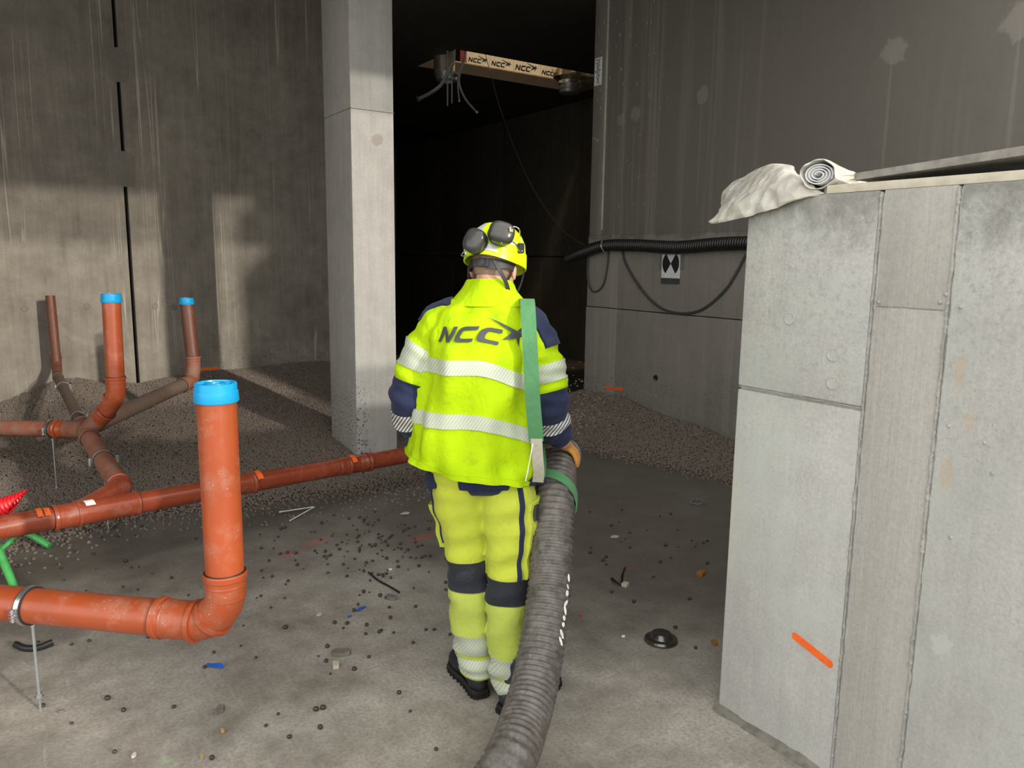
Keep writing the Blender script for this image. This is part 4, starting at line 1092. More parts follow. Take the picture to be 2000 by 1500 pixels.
slL = Loft([(-.19, .055, 1.43, .085, .085), (-.255, .06, 1.405, .082, .088), (-.318, .058, 1.31, .079, .085), (-.362, .050, 1.20, .077, .08), (-.376, .052, 1.11, .070, .074), (-.352, .115, 1.00, .060, .064), (-.318, .195, .905, .046, .048)], 2, True, crease(0))
slR = Loft([(-.01, .055, 1.43, .085, .085), (.055, .055, 1.39, .082, .088), (.096, .045, 1.30, .082, .085), (.122, .036, 1.21, .081, .082), (.138, .036, 1.14, .072, .076), (.150, .08, 1.04, .062, .066), tuple(WR.lerp(SR[1], .10))+(.046, .048)], 2, True, crease(1.7))
VL, VR = slL.vz(1.185), slR.vz(1.165)
mb = MB(); torso.shell(mb, 80, 90); slL.shell(mb, 32, 40, 0, VL); slR.shell(mb, 32, 40, 0, VR)
jacket = part(remesh(mb, .0065, 3, .5), 'jacket', 'hivis_jacket', label='fluorescent yellow work jacket with reflective bands')
# collar: a stand-up ring of cloth
col_ = Loft([(-.090, .066, 1.485, .150, .108), (-.088, .072, 1.515, .128, .096), (-.086, .079, 1.550, .102, .088), (-.083, .084, 1.582, .088, .086)], 2.1, bump=lambda u, v: .004*math.sin(12*math.pi*u)*v,
            shift=lambda p, u, v: V((0, 0, -.9*max(0, p.y-.05)*v*.5-.10*max(0, -(p.x+.12))*v-.16*max(0, p.x+.05)*v)))
mb = MB(); R = [[col_.P(j/56, i/10, 0) for j in range(56)] for i in range(11)]+[[col_.P(j/56, 1-i/10, -.007) for j in range(56)] for i in range(11)]
mb.rings(R, False, False); part(mb, 'collar', 'hivis_jacket', jacket)
def tv(z): return torso.vz(z)
mb = MB(); torso.band(mb, tv(1.252), tv(1.304), .0055, 96, 5); part(mb, 'reflective_band', 'reflective_tape', jacket)
mb = MB(); torso.band(mb, tv(1.062), tv(1.114), .0055, 96, 5); part(mb, 'reflective_band', 'reflective_tape', jacket)
for sl, z0, z1 in ((slL, 1.245, 1.325), (slR, 1.21, 1.270)):
    mb = MB(); sl.band(mb, sl.vz(z1), sl.vz(z0), .005, 40, 6); part(mb, 'reflective_band', 'reflective_tape', jacket)
for sl, vv, z0, z1 in ((slL, VL, 1.06, 1.105), (slR, VR, 1.045, 1.085)):
    mb = MB(); sl.shell(mb, 32, 40, vv-.03, 1.0, .003); low = part(mb, 'lower_sleeve', 'navy_cloth', jacket, label='navy blue lower sleeve')
    mb = MB(); sl.band(mb, sl.vz(z1), sl.vz(z0), .007, 40, 5); part(mb, 'reflective_band', 'reflective_tape_dark', jacket)
# navy yoke patches on the shoulders, navy corner at the right hem
mb = MB(); slR.band(mb, .10, .30, .007, 20, 10, -.20, .13); part(mb, 'shoulder_patch', 'navy_cloth', jacket, label='navy blue shoulder patch')
mb = MB(); slL.band(mb, .03, .22, .007, 16, 10, .36, .56); part(mb, 'shoulder_patch', 'navy_cloth', jacket, label='navy blue shoulder patch')
mb = MB(); torso.band(mb, .004, tv(1.01), .013, 16, 10, .925, 1.03); part(mb, 'hem_panel', 'navy_cloth', jacket, label='navy blue side panel at the hem')
mb = MB(); torso.band(mb, .0, tv(.905), .007, 96, 3); part(mb, 'hem', 'hivis_jacket', jacket)
# printed word mark on the back
L_, st_ = wordmark(); mk = MB()
def onback(s_, t_):
    k = torso.ev(tv(1.40)); per = 1/(2*math.pi*.178)
    return torso.P(.745+s_*per, tv(1.40+t_), .0075)
hh = .052
for P_ in L_+st_:
    bm = bmesh.new(); f = bm.faces.new([bm.verts.new((x, y, 0)) for (x, y) in P_])
    bmesh.ops.triangulate(bm, faces=[f])
    for _ in range(3):
        ed = [e for e in bm.edges if e.calc_length() > .30]
        if ed: bmesh.ops.subdivide_edges(bm, edges=ed, cuts=1); bmesh.ops.triangulate(bm, faces=bm.faces[:])
    bm.verts.index_update()
    mk.add([onback((v.co.x-2.55)*hh*1.04, (v.co.y-.6)*hh-(v.co.x-2.55)*hh*-.045) for v in bm.verts], [[v.index for v in f.verts] for f in bm.faces]); bm.free()
part(mk, 'word_mark', 'print_grey', jacket, smooth=0, label='dark grey printed word mark with a star')

# ---- trousers
def lfold(k): return lambda u, v: (.004*math.sin(40*v+3*math.sin(2*math.pi*u+k))+.0035*math.sin(75*v+2*math.pi*u+k)+.003*math.sin(2*math.pi*u*3+6*v))*(0.6+.8*v)
lgL = Loft([(-.185, .035, .90, .088, .088), (-.190, .02, .80, .106, .116), (-.175, .02, .66, .090, .102), (-.160, .012, .52, .073, .088), (-.150, .0, .40, .072, .086), (-.143, .0, .28, .071, .082), (-.124, -.002, .15, .066, .077), (-.110, -.004, .082, .066, .080)], 2.15, False, lfold(0))
lgR = Loft([(-.035, .035, .90, .085, .085), (-.015, .005, .80, .104, .115), (-.006, -.015, .66, .092, .102), (-.006, -.035, .52, .076, .088), (-.008, -.048, .40, .074, .086), (-.008, -.062, .28, .067, .080), (-.006, -.078, .15, .056, .070), (-.004, -.088, .062, .052, .068)], 2.15, False, lfold(2))
pel = Loft([(-.108, .02, .80, .10, .09), (-.108, .018, .84, .185, .128), (-.108, .02, .92, .192, .130), (-.112, .02, 1.0, .185, .122)], 2.2)
mb = MB(); lgL.shell(mb, 44, 80); lgR.shell(mb, 44, 80); pel.shell(mb, 56, 20)
tro = part(remesh(mb, .0065, 2, .5), 'trousers', 'hivis_trousers', label='faded yellow work trousers with navy and reflective patches')
def lb_(lg, z0, z1, name, mat, off=.005, u0=0, u1=1, label=None, nu=44, nv=6, skew=None):
    mb = MB(); lg.band(mb, lg.vz(z1), lg.vz(z0), off, nu, nv, u0, u1, skew); return part(mb, name, mat, tro, label=label)
lb_(lgL, .435, .545, 'knee_panel', 'grey_cloth', label='dark navy knee panel'); lb_(lgR, .405, .498, 'knee_panel', 'grey_cloth', label='dark navy knee panel')
lb_(lgL, .262, .432, 'calf_panel', 'hivis_trousers_worn', .004); lb_(lgR, .205, .402, 'calf_panel', 'hivis_trousers_worn', .004)
lb_(lgL, .182, .262, 'reflective_band', 'reflective_tape', .006); lb_(lgL, .098, .165, 'reflective_band', 'reflective_tape', .006)
lb_(lgR, .130, .205, 'reflective_band', 'reflective_tape', .006); lb_(lgR, .075, .118, 'reflective_band', 'reflective_tape', .006)
# side stripes, cargo pockets, back pockets
lb_(lgL, .60, .90, 'side_stripe', 'navy_cloth', .006, .455, .55, 'navy blue side stripe', 8, 24)
lb_(lgR, .50, .86, 'side_stripe', 'navy_cloth', .006, .815, .855, 'navy blue side stripe', 6, 24)
lb_(lgL, .575, .74, 'cargo_pocket', 'hivis_trousers', .022, .40, .51, None, 10, 14)
lb_(lgR, .50, .78, 'cargo_pocket', 'hivis_trousers', .014, .87, 1.04, None, 12, 18)
for (z0, z1) in ((.715, .77), (.63, .66), (.575, .60)): lb_(lgR, z0, z1, 'pocket_tool', 'harness', .024, .90, .945, 'black tool in the thigh pocket', 6, 4)
mb = MB(); pel.band(mb, pel.vz(.836), pel.vz(.878), .010, 20, 6, .685, .84); bp = part(mb, 'back_pocket', 'navy_cloth', tro, label='navy blue back pocket')
mb = MB(); pel.band(mb, pel.vz(.812), pel.vz(.838), .012, 16, 4, .712, .815); part(mb, 'pocket_point', 'navy_cloth', tro, label='lower edge of the navy back pocket')
lb_(lgL, .825, .895, 'holster_pocket', 'navy_cloth', .030, .44, .62, 'navy blue hanging pocket', 14, 10)

# ---- boots
def boot(heel, toe, name):
    h, t = V(heel), V(toe); d = (t-h).normalized(); s_ = V((d.y, -d.x, 0)); L = (t-h).length
    def B(a, b, z): return h+d*(a*L)+s_*b+V((0, 0, z))
    M = Matrix((s_, d, V((0, 0, 1)))).transposed()
    mb = MB(); mb.ell(B(.16, 0, .062), (.040, .052, .052), M); mb.capsule(B(.18, 0, .06), B(.24, 0, .19), .042, .050); mb.capsule(B(.22, 0, .075), B(.55, 0, .062), .044, .042)
    mb.ell(B(.72, 0, .050), (.049, .085, .042), M); mb.ell(B(.80, 0, .048), (.047, .060, .038), M)
    o = part(remesh(mb, .006, 4), name, 'boot_leather', label='black work boot')
    out = [(0, .0), (.01, .026), (.10, .038), (.28, .036), (.45, .040), (.65, .052), (.82, .052), (.95, .034), (1, .0)]
    ring = [(a, b) for a, b in out]+[(a, -b) for a, b in out[-2:0:-1]]
    R = [[B(a, b*k, z) for (a, b) in ring] for (z, k) in ((.003, .96), (.006, 1.0), (.028, 1.02), (.034, .94))]
    so = MB().rings(R); part(so, 'sole', 'boot_sole', o)
    tr = MB()
    for i, (a, b) in enumerate(ring):
        a2, b2 = ring[(i+1) % len(ring)]; 
        for f in (.25, .75):
            c = B(a+(a2-a)*f, (b+(b2-b)*f)*.99, .008); tr.box(c, (.010, .010, .013), math.atan2(d.y, d.x))
    part(tr, 'tread', 'boot_sole', o, smooth=0)
    return o
boot((-.098, -.060, 0), (-.220, .205, 0), 'boot'); boot((-.025, -.165, 0), (.195, .080, 0), 'boot')

# ---- gloves
g = MB(); right_hand(g, .0095, .001); gr = part(remesh(g, .0045, 3), 'glove', 'glove_orange', label='orange leather work glove')
g = MB(); left_hand(g, .0105, .001); part(remesh(g, .0045, 3), 'glove', 'glove_orange', label='orange leather work glove')

# ---- helmet
hel = V((-.066, .085, 1.640)); KM = Matrix.Rotation(math.radians(-24), 3, 'Z') @ Matrix.Rotation(math.radians(-13), 3, 'X')
def kl(x, y, z): return hel+KM @ V((x, y, z))
def hp2(u, z, off=0):
    """helmet skin: u angle (0 right, .25 front, .75 back), z height over the rim"""
    prof = [(-.012, 1.035), (0, 1.03), (.038, 1.0), (.040, .965), (.075, .91), (.105, .76), (.128, .52), (.138, .28), (.141, .0)]
    k = float(np.interp(z, [p[0] for p in prof], [p[1] for p in prof]))
    co, si = math.cos(2*math.pi*u), math.sin(2*math.pi*u)
    peak = .045*max(0, si)**6*(1 if z < .03 else 0)
    dip = -.003*abs(co)**3*(1 if z < .01 else 0)+(.010*max(0, -si)**3 if z < .01 else 0)
    return kl((.107*k+off)*co, (.131*k+off+peak)*si, z+dip+(off*.6 if z > .1 else 0))
zs = [-.012, 0, .012, .026, .038, .040, .056, .075, .090, .105, .117, .128, .134, .138, .1405, .141]
mb = MB(); mb.rings([[hp2(j/72, z) if k < 15 else hp2(j/72, z) for j in range(72)] for k, z in enumerate(zs)]+[], False, True)
inner = [[hp2(j/72, z, -.006) for j in range(72)] for z in (-.012, .03, .08, .11, .13)]
mb.rings(inner, False, True)
mb.rings([[hp2(j/72, -.012) for j in range(72)], [hp2(j/72, -.012, -.006) for j in range(72)]], False, False)
helmet = part(mb, 'helmet', 'helmet_yellow', smooth=40, label='fluorescent yellow safety helmet')
def hpatch(u0, u1, z0, z1, name, mat, skew=0, off=.0022):
    R = []
    for i in range(6):
        f = i/5; R.append([hp2(u0+skew*f+(u1-u0-2*skew*f)*j/16, z0+(z1-z0)*f, off) for j in range(17)])
    part(MB().rings(R, False, False, False), name, mat, helmet, smooth=60)
hpatch(.70, .845, .003, .034, 'reflective_sticker', 'sticker_silver', .018)
hpatch(.885, .95, .048, .062, 'reflective_sticker', 'sticker_silver', .006)
hpatch(.68, .74, .085, .122, 'reflective_sticker', 'sticker_silver', .008)
# ear muffs folded up onto the back of the helmet
def muff(c, r, M, name='ear_muff'):
    mb = MB(); R = []
    for i in range(15):
        t = math.pi*i/14; ss = max(math.sin(t), 1e-3)**.72; cc = math.cos(t); cc = math.copysign(abs(cc)**.72, cc)
        ring = []
        for j in range(28):
            a = 2*math.pi*j/28; ca, sa = math.cos(a), math.sin(a); q = (abs(ca)**2.7+abs(sa)**2.7)**(-1/2.7)
            ring.append(V(c)+M @ V((r[0]*ss*ca*q, -r[1]*cc, r[2]*ss*sa*q)))
        R.append(ring)
    mb.rings(R); o = part(mb, name, 'muff_black', helmet, label='glossy black ear muff folded up on the helmet')
    cu = MB(); R = [[V(c)+M @ V((r[0]*k*math.cos(2*math.pi*j/28), r[1]*yy, r[2]*k*math.sin(2*math.pi*j/28))) for j in range(28)] for (yy, k) in ((.55, .96), (.8, 1.0), (1.05, .96), (1.25, .8))]
    cu.rings(R); part(cu, 'cushion', 'harness', o)
    return o
ML_ = V((-.136, -.042, 1.712)); MR_ = V((-.043, -.058, 1.740))
muff(ML_, (.039, .026, .044), Matrix.Rotation(-.55, 3, 'Z') @ Matrix.Rotation(.35, 3, 'Y') @ Matrix.Rotation(-.25, 3, 'X'))
mo = muff(MR_, (.046, .028, .040), Matrix.Rotation(.12, 3, 'Z') @ Matrix.Rotation(.25, 3, 'Y') @ Matrix.Rotation(-.35, 3, 'X'))
mb = MB(); b_ = MR_+V((.03, -.024, .012)); mb.box(b_, (.004, .004, .016), .3); mb.box(b_+V((.006, .001, -.004)), (.005, .004, .008), .3); part(mb, 'print_mark', 'splinter', mo, smooth=0)
mb = MB().bevbox(hp2(.965, .045, .008), (.016, .032, .036), .005, hyaw); br = part(mb, 'muff_bracket', 'harness', helmet)
mb = MB().bevbox(hp2(.535, .045, .008), (.016, .032, .036), .005, hyaw); bl_ = part(mb, 'muff_bracket', 'harness', helmet)
mb = MB().tube(spline([hp2(.965, .055, .012), hp2(.95, .09, .02), MR_+V((.062, .01, .012)), MR_+V((.045, .006, .022)), MR_+V((.02, -.0, .015))], 6), .0022, 8); part(mb, 'wire_arm', 'steel', helmet)
mb = MB().tube(spline([hp2(.965, .035, .012), hp2(.945, .03, .012), MR_+V((.04, .0, -.03)), MR_+V((.0, -.022, -.034))], 6), .0022, 8); part(mb, 'wire_arm', 'steel', helmet)
mb = MB().tube(spline([hp2(.535, .03, .012), hp2(.555, .012, .014), ML_+V((-.03, .0, -.05)), ML_+V((-.036, -.0, -.03)), ML_+V((-.01, -.01, -.03))], 6), .0022, 8); part(mb, 'wire_arm', 'steel', helmet)
# harness: nape band, ratchet knob, chin straps
R = []
for i in range(41):
    u = .52+.46*i/40; z0, z1 = -.040, -.010; zt = .006*math.sin((i/40)*math.pi*4)
    def np_(z, o): return kl((.084+o)*math.cos(2*math.pi*u), (.100+o)*math.sin(2*math.pi*u), z)
    R.append([np_(z0-zt, 0), np_(z1, 0), np_(z1, .004), np_(z0-zt, .004)])
part(MB().rings(R), 'nape_band', 'harness', helmet)
kp = kl(-.004, -.104, -.026); kd = KM @ V((0, -1, 0)); mb = MB().bevbox(kp, (.060, .010, .030), .004, None, KM)
mb.lathe([(0, .017), (.010, .016), (.012, .012)], kp+kd*.003, kd, 18); part(mb, 'ratchet_knob', 'harness', helmet)
sw = [kl(.040, -.094, -.012), kl(.060, -.078, -.050), kl(.074, -.048, -.085), kl(.072, -.010, -.118), kl(.060, .03, -.135)]
part(MB().ribbon(spline(sw, 6), KM @ V((.7, .6, .2)), .014, .0025), 'chin_strap', 'harness', helmet)
part(MB().ribbon(spline([kl(.098, .045, -.01), kl(.090, .050, -.06), kl(.082, .035, -.105), kl(.072, .02, -.130)], 6), KM @ V((0, 1, 0)), .008, .0025), 'chin_strap', 'harness', helmet)
part(MB().ribbon(spline([kl(-.060, -.082, -.012), kl(-.082, -.045, -.06), kl(-.074, .0, -.11), kl(-.04, .05, -.14), kl(.0, .06, -.142), kl(.05, .035, -.136)], 6), KM @ V((-.7, .6, .2)), .014, .0025), 'chin_strap', 'harness', helmet)
part(MB().bevbox(kl(.070, .022, -.133), (.016, .010, .026), .003, None, KM), 'buckle', 'harness', helmet)

# ---- lifting sling over the right shoulder, carrying the hose
def mloc(px, py, dy): 
    r = ray(px, py); t = (2.75+dy)/r.dot(FW2); return CAM+r*t
sling = empty('lifting_sling', tuple(loc(.09, -.1, .70)), 'green webbing sling over the worker\'s right shoulder looped round the hose', 'strap')
bk = [loc(.045, .13, 1.44), loc(.047, .07, 1.498), loc(.050, .0, 1.510), loc(.052, -.060, 1.487), loc(.056, -.105, 1.42), loc(.064, -.128, 1.30), loc(.072, -.135, 1.18), loc(.082, -.130, 1.08), loc(.088, -.118, 1.02)]
MB().ribbon(spline(bk, 6), rt0, .052, .004).build('webbing', 'webbing_green', sling, smooth=60)
bk2 = [loc(.088, -.120, 1.035), loc(.094, -.110, .96), loc(.100, -.090, .90), loc(.098, -.070, .86)]
MB().ribbon(spline(bk2, 6), rt0, .040, .006).build('sewn_sleeve', 'webbing_pale', sling, smooth=60)
s1 = next(s for s in (i*.005 for i in range(int(TL/.005))) if (hpt(s)-HP[1]).length < .06)
pc = hpt(s1+.06); t = (hpt(s1+.07)-hpt(s1+.05)).normalized(); sd = t.cross(Z).normalized(); sd = sd if sd.dot(rt0) > 0 else -sd; uu = sd.cross(t); uu = uu if uu.z > 0 else -uu
lp = []; wd = []
for i in range(25):
    a = -1.15+i/24*(2.3+1.6); q = pc+(sd*math.sin(a)+uu*math.cos(a))*(RH+.007)+t*(.055*(a/1.6) if a > 0 else .03*a)
    lp.append(q); wd.append(t)
MB().ribbon(lp, wd, .040, .005).build('webbing', 'webbing_green', sling, smooth=60)
a0 = lp[0]
MB().ribbon(spline([loc(.098, -.072, .865), a0+V((0, 0, .03)), a0+(a0-lp[3])*.6, a0+(a0-lp[3])*1.6+t*.05, pc-sd*(RH+.012)+t*.12-uu*.03], 6), [t*.5+rt0]*25, .038, .006).build('choker', 'webbing_pale', sling, smooth=60)
fr = [loc(.045, .13, 1.44), loc(.055, .19, 1.32), loc(.075, .20, 1.15), loc(.10, .17, 1.0), loc(.11, .06, .90), loc(.104, -.04, .87)]
MB().ribbon(spline(fr, 6), rt0, .046, .004).build('webbing', 'webbing_green', sling, smooth=60)
part_cord = MB().tube(spline([loc(.075, -.15, 1.02), loc(.060, -.155, .93), loc(.052, -.15, .885)], 6), .002, 6); part_cord.build('cord', 'label_white', sling)

# ================================================================== THINGS ON THE RIGHT WALL
def rwp(px, py, X): return atX(px, py, X)
XC = XR-.075
cp = [rwp(1126, 500, XC)+V((.1, .25, -.02)), rwp(1140, 492, XC), rwp(1180, 480, XC), rwp(1240, 479, XC), rwp(1320, 483, XC), rwp(1400, 477, XC), rwp(1458, 475, XC), rwp(1540, 476, XC), rwp(1640, 478, XC)]
cpt = spline(cp, 12); cu_ = [0]
for a, b in zip(cpt, cpt[1:]): cu_.append(cu_[-1]+(b-a).length)
ca_ = np.array([tuple(p) for p in cpt]); n = int(cu_[-1]/.0065)
pts = [V(tuple(float(np.interp(cu_[-1]*i/n, cu_, ca_[:, k])) for k in range(3))) for i in range(n+1)]
cond = empty('wall_conduit', tuple(pts[n//2]-V((0, 0, .06))), 'black corrugated conduit slung along the right wall', 'conduit')
MB().tube(pts, [.056 if (i % 4) < 2 else .049 for i in range(n+1)], 24).build('corrugated_tube', 'black_plastic', cond, smooth=30)
hk = rwp(1183, 480, XC); mb = MB()
mb.tube(spline([V((XR, hk.y, hk.z+.10)), V((XC+.02, hk.y, hk.z+.085)), V((XC-.04, hk.y, hk.z+.06)), V((XC-.068, hk.y-.01, hk.z)), V((XC-.04, hk.y-.02, hk.z-.055)), V((XC, hk.y-.02, hk.z-.066))], 6), .006, 8)
mb.build('wire_hook', 'steel', cond)
XK = XR-.02
c1 = [rwp(1215, 488, XK), rwp(1222, 515, XK), rwp(1250, 562, XK), rwp(1285, 598, XK), rwp(1325, 612, XK), rwp(1370, 605, XK), rwp(1415, 568, XK), rwp(1440, 530, XK), rwp(1456, 500, XK), rwp(1475, 480, XK)]
tag(MB().tube(spline(c1, 8), .011, 8).build('slack_cable', 'cable_grey', origin=tuple(rwp(1325, 612, XK))), 'thin grey cable hanging in a long loop below the black conduit', 'cable')
c2 = [rwp(1150, 488, XK), rwp(1147, 530, XK), rwp(1152, 562, XK), rwp(1163, 570, XK), rwp(1178, 556, XK), rwp(1186, 520, XK), rwp(1188, 490, XK)]
tag(MB().tube(spline(c2, 8), .008, 8).build('slack_cable', 'cable_grey', origin=tuple(rwp(1163, 570, XK))), 'short dark cable loop at the wall end below the conduit hook', 'cable')
# survey target
a, b = rwp(1295, 497, XR), rwp(1328, 545, XR); ym, zm = (a.y+b.y)/2, (a.z+b.z)/2; wy, hz_ = abs(a.y-b.y), a.z-b.z
tg = empty('survey_target', (XR, ym, b.z), 'white survey target with a black hourglass mark below the conduit', 'sign')
MB().box((XR-.006, ym, zm), (.008, wy, hz_)).build('sheet', 'paper_white', tg, smooth=0)
MB().box((XR-.004, ym, zm+.05), (.006, wy*1.35, hz_*.75)).build('backing', 'pvc_grey', tg, smooth=0)
MB().box((XR-.008, ym, b.z-.02), (.012, wy, .05)).build('base_strip', 'cable_grey', tg, smooth=0)
mc = V((XR-.011, ym, rwp(1311, 515, XR).z)); r_ = wy*.46; mb = MB()
for sg in (-1, 1):
    P_ = [mc]+[mc+V((0, sg*r_*math.cos(t), r_*1.05*math.sin(t))) for t in [x*.95/6-.475*2 for x in range(13)]]
    mb.prism(P_, (1, 0, 0), .003)
mb.build('hourglass', 'ink_black', tg, smooth=0)
# paper notice on the end strip
a, b = rwp(1163, 115, XR), rwp(1175, 165, XR); nt = empty('paper_notice', (XR, (a.y+b.y)/2, b.z), 'small worn paper notice stuck on the wall end beside the opening', 'notice')
MB().box((XR-.003, (a.y+b.y)/2, (a.z+b.z)/2), (.004, abs(a.y-b.y), a.z-b.z)).build('sheet', 'paper_white', nt, smooth=0)
mb = MB(); rr_ = random.Random(2); y0_, y1_ = sorted((a.y, b.y)); 
for k in range(11):
    z_ = a.z-.02-(a.z-b.z)*.62*k/11; mb.box((XR-.006, (y0_+y1_)/2+rr_.uniform(-.008, .008), z_), (.002, (y1_-y0_)*rr_.uniform(.25, .8), .006))
for sg in (-1, 1): mb.box((XR-.006, (y0_+y1_)/2, b.z+.05), (.002, .006, .09), M=Matrix.Rotation(sg*.5, 3, 'X'))
mb.build('print', 'ink_black', nt, smooth=0)
# red spray arrow marks low on the walls: thin coats of paint
for (pts_, w_, nm_) in (([atY(385, 722, YL), atY(428, 719, YL)], wl, 'spray_mark'), ([rwp(1180, 757, XR), rwp(1216, 760, XR)], wr, 'spray_mark')):
    p0, p1 = pts_; d = p1-p0; n_ = V((0, -1, 0)) if w_ is wl else V((-1, 0, 0)); u_ = V((0, 0, 1)); rr_ = random.Random(8)
    P_ = [p0+d*t+u_*(.016*rr_.uniform(.7, 1.3))+n_*.003 for t in np.linspace(0, 1, 8)]+[p0+d*t-u_*(.016*rr_.uniform(.7, 1.3))+n_*.003 for t in np.linspace(1, 0, 8)]
    MB().prism(P_, -n_, .004).build(nm_, 'spray_orange', w_, smooth=0)

# ================================================================== THINGS ON THE PIER
y_a, y_b = atX(1612, 378, XP).y, -1.4
bd = empty('top_plank', (XP+.06, (y_a+y_b)/2, ZP), 'pale timber plank lying along the top edge of the pier', 'plank')
MB().bevbox((XP+.075, (y_a+y_b)/2, ZP+.013), (.14, y_a-y_b, .025), .002).build('board', 'timber_light', bd)
MB().box((XP+.077, y_a+.006, ZP+.0125), (.13, .012, .024)).build('batten_end', 'timber_grey', bd, smooth=0)
# weathered sheet edge resting on the plank at one end, propped further back
q0, q1 = atX(1668, 352, XP+.01), atX(2000, 303, XP+.01)
dv = (q1-q0); a_ = q0; b_ = q0+dv*1.7
th_ = .020; wx = V((1, 0, 0))*.5
sh = empty('weathered_sheet', tuple(a_), 'weathered grey board with a splintered end lying aslant on the plank', 'board')
nrm_ = wx.normalized().cross(dv.normalized()); nrm_ = nrm_ if nrm_.z > 0 else -nrm_
MB().add([a_, b_, b_+wx, a_+wx, a_+nrm_*th_, b_+nrm_*th_*1.25, b_+wx+nrm_*th_, a_+wx+nrm_*th_], [(0, 1, 2, 3), (4, 7, 6, 5), (0, 4, 5, 1), (1, 5, 6, 2), (2, 6, 7, 3), (3, 7, 4, 0)]).build('sheet', 'timber_grey', sh, smooth=0)
fp = b_-dv.normalized()*.12
pb = empty('prop_block', (fp.x+.2, fp.y, ZP), 'timber block propping the raised end of the weathered board', 'block')
MB().bevbox((fp.x+.2, fp.y, (ZP+fp.z-.012)/2+.001), (.22, .09, fp.z-ZP-.012), .003).build('block', 'timber', pb)
mb = MB(); rr_ = random.Random(4)
for k in range(9):
    s_ = a_+V((.004+.02*k*.3, 0, .003+.012*rr_.random())); e_ = s_-dv.normalized()*rr_.uniform(.02, .065)+V((0, 0, rr_.uniform(-.012, .014)))
    mb.tube([s_+dv.normalized()*.02, e_], [.0025, .0006], 5)
mb.build('splinter', 'splinter', sh)
# crumpled tarp hanging off the pier end
def tp(px, py, X): return atX(px, py, X)
rows = [  # far edge, ridge, middle, near edge: columns from the free tip to the roll
    [tp(1412, 398, 2.42), tp(1412, 372, 2.45), tp(1450, 347, 2.48), tp(1500, 323, 2.48), tp(1545, 322, 2.45), tp(1557, 338, 2.42), tp(1585, 350, 2.38)],
    [tp(1408, 402, 2.30), tp(1425, 380, 2.30), tp(1465, 352, 2.26), tp(1508, 328, 2.24), tp(1542, 330, 2.22), tp(1560, 346, 2.20), tp(1588, 360, 2.18)],
    [tp(1402, 415, 2.14), tp(1432, 398, 2.13), tp(1470, 382, 2.12), tp(1505, 366, 2.12), tp(1540, 360, 2.12), tp(1565, 362, 2.12), tp(1594, 368, 2.13)],
    [tp(1386, 431, 2.11), tp(1430, 420, 2.10), tp(1470, 408, 2.10), tp(1510, 396, 2.10), tp(1545, 386, 2.10), tp(1575, 380, 2.11), tp(1606, 374, 2.13)],
    [tp(1388, 437, 2.11), tp(1430, 430, 2.10), tp(1470, 421, 2.10), tp(1510, 408, 2.10), tp(1545, 395, 2.105), tp(1575, 385, 2.112), tp(1610, 378, 2.13)]]
dense = [spline(r, 9) for r in rows]; grid = [spline([dense[i][j] for i in range(len(rows))], 9) for j in range(len(dense[0]))]
def crumple(p): return (abs(noise.noise(p*11))-.2)*.020+(abs(noise.noise(p*26+V((3, 1, 2))))-.2)*.005
grid = [[p+V((-crumple(p)*.9, crumple(p+V((5, 0, 0)))*.35, crumple(p+V((0, 9, 0)))*.55)) for p in r] for r in grid]
mb = MB(); mb.rings(grid, False, False, False)
tr_ = empty('tarpaulin', (XP+.05, YP-.1, ZP), 'crumpled off white tarp sheet hanging off the end of the pier', 'tarp')
to = mb.build('sheet', 'tarp', tr_, smooth=28); sm_ = to.modifiers.new('thickness', 'SOLIDIFY'); sm_.thickness = .0025
# rolled sheet beside it
rc_ = atX(1598, 341, XP+.005); ax_ = V((.93, .36, 0)).normalized(); e1 = V((-ax_.y, ax_.x, 0)); R = []
roll = empty('tarp_roll', (rc_.x, rc_.y, ZP), 'rolled off white sheet with its spiral end facing the viewer, beside the hanging tarp', 'tarp roll')
N_ = 150; prof = []
for i in range(N_):
    a = i/N_*2*math.pi*3.6; r = .010+.030*i/N_; prof.append((r*1.12*math.cos(a), r*.86*math.sin(a)))
mb = MB(); L2 = .55; R = []
for (yy) in (0, L2):
    R.append([rc_+ax_*yy+e1*x+Z*z for (x, z) in prof])
mb.rings(R, False, False, False); so_ = mb.build('spiral', 'paper_white', roll, smooth=60); m_ = so_.modifiers.new('thickness', 'SOLIDIFY'); m_.thickness = .003
mb = MB(); R = []
for k in range(9):
    yy = -.012+L2*k/8; ring = []
    for j in range(40):
        a = 2*math.pi*j/40; sq = 1/max(abs(math.cos(a+.5)), abs(math.sin(a+.5)))**.45
        r = (.043+.006*noise.noise(V((a*1.3, k*.6, 2))))*sq*(1.06 if k == 0 else 1)
        ring.append(rc_+ax_*(yy+.012*noise.noise(V((a*2, k, 0))))+e1*r*1.1*math.cos(a)+Z*(r*.95*math.sin(a)))
    R.append(ring)
mb.rings(R, False, False); wo_ = mb.build('wrapper', 'tarp', roll, smooth=40); m_ = wo_.modifiers.new('thickness', 'SOLIDIFY'); m_.thickness = .003

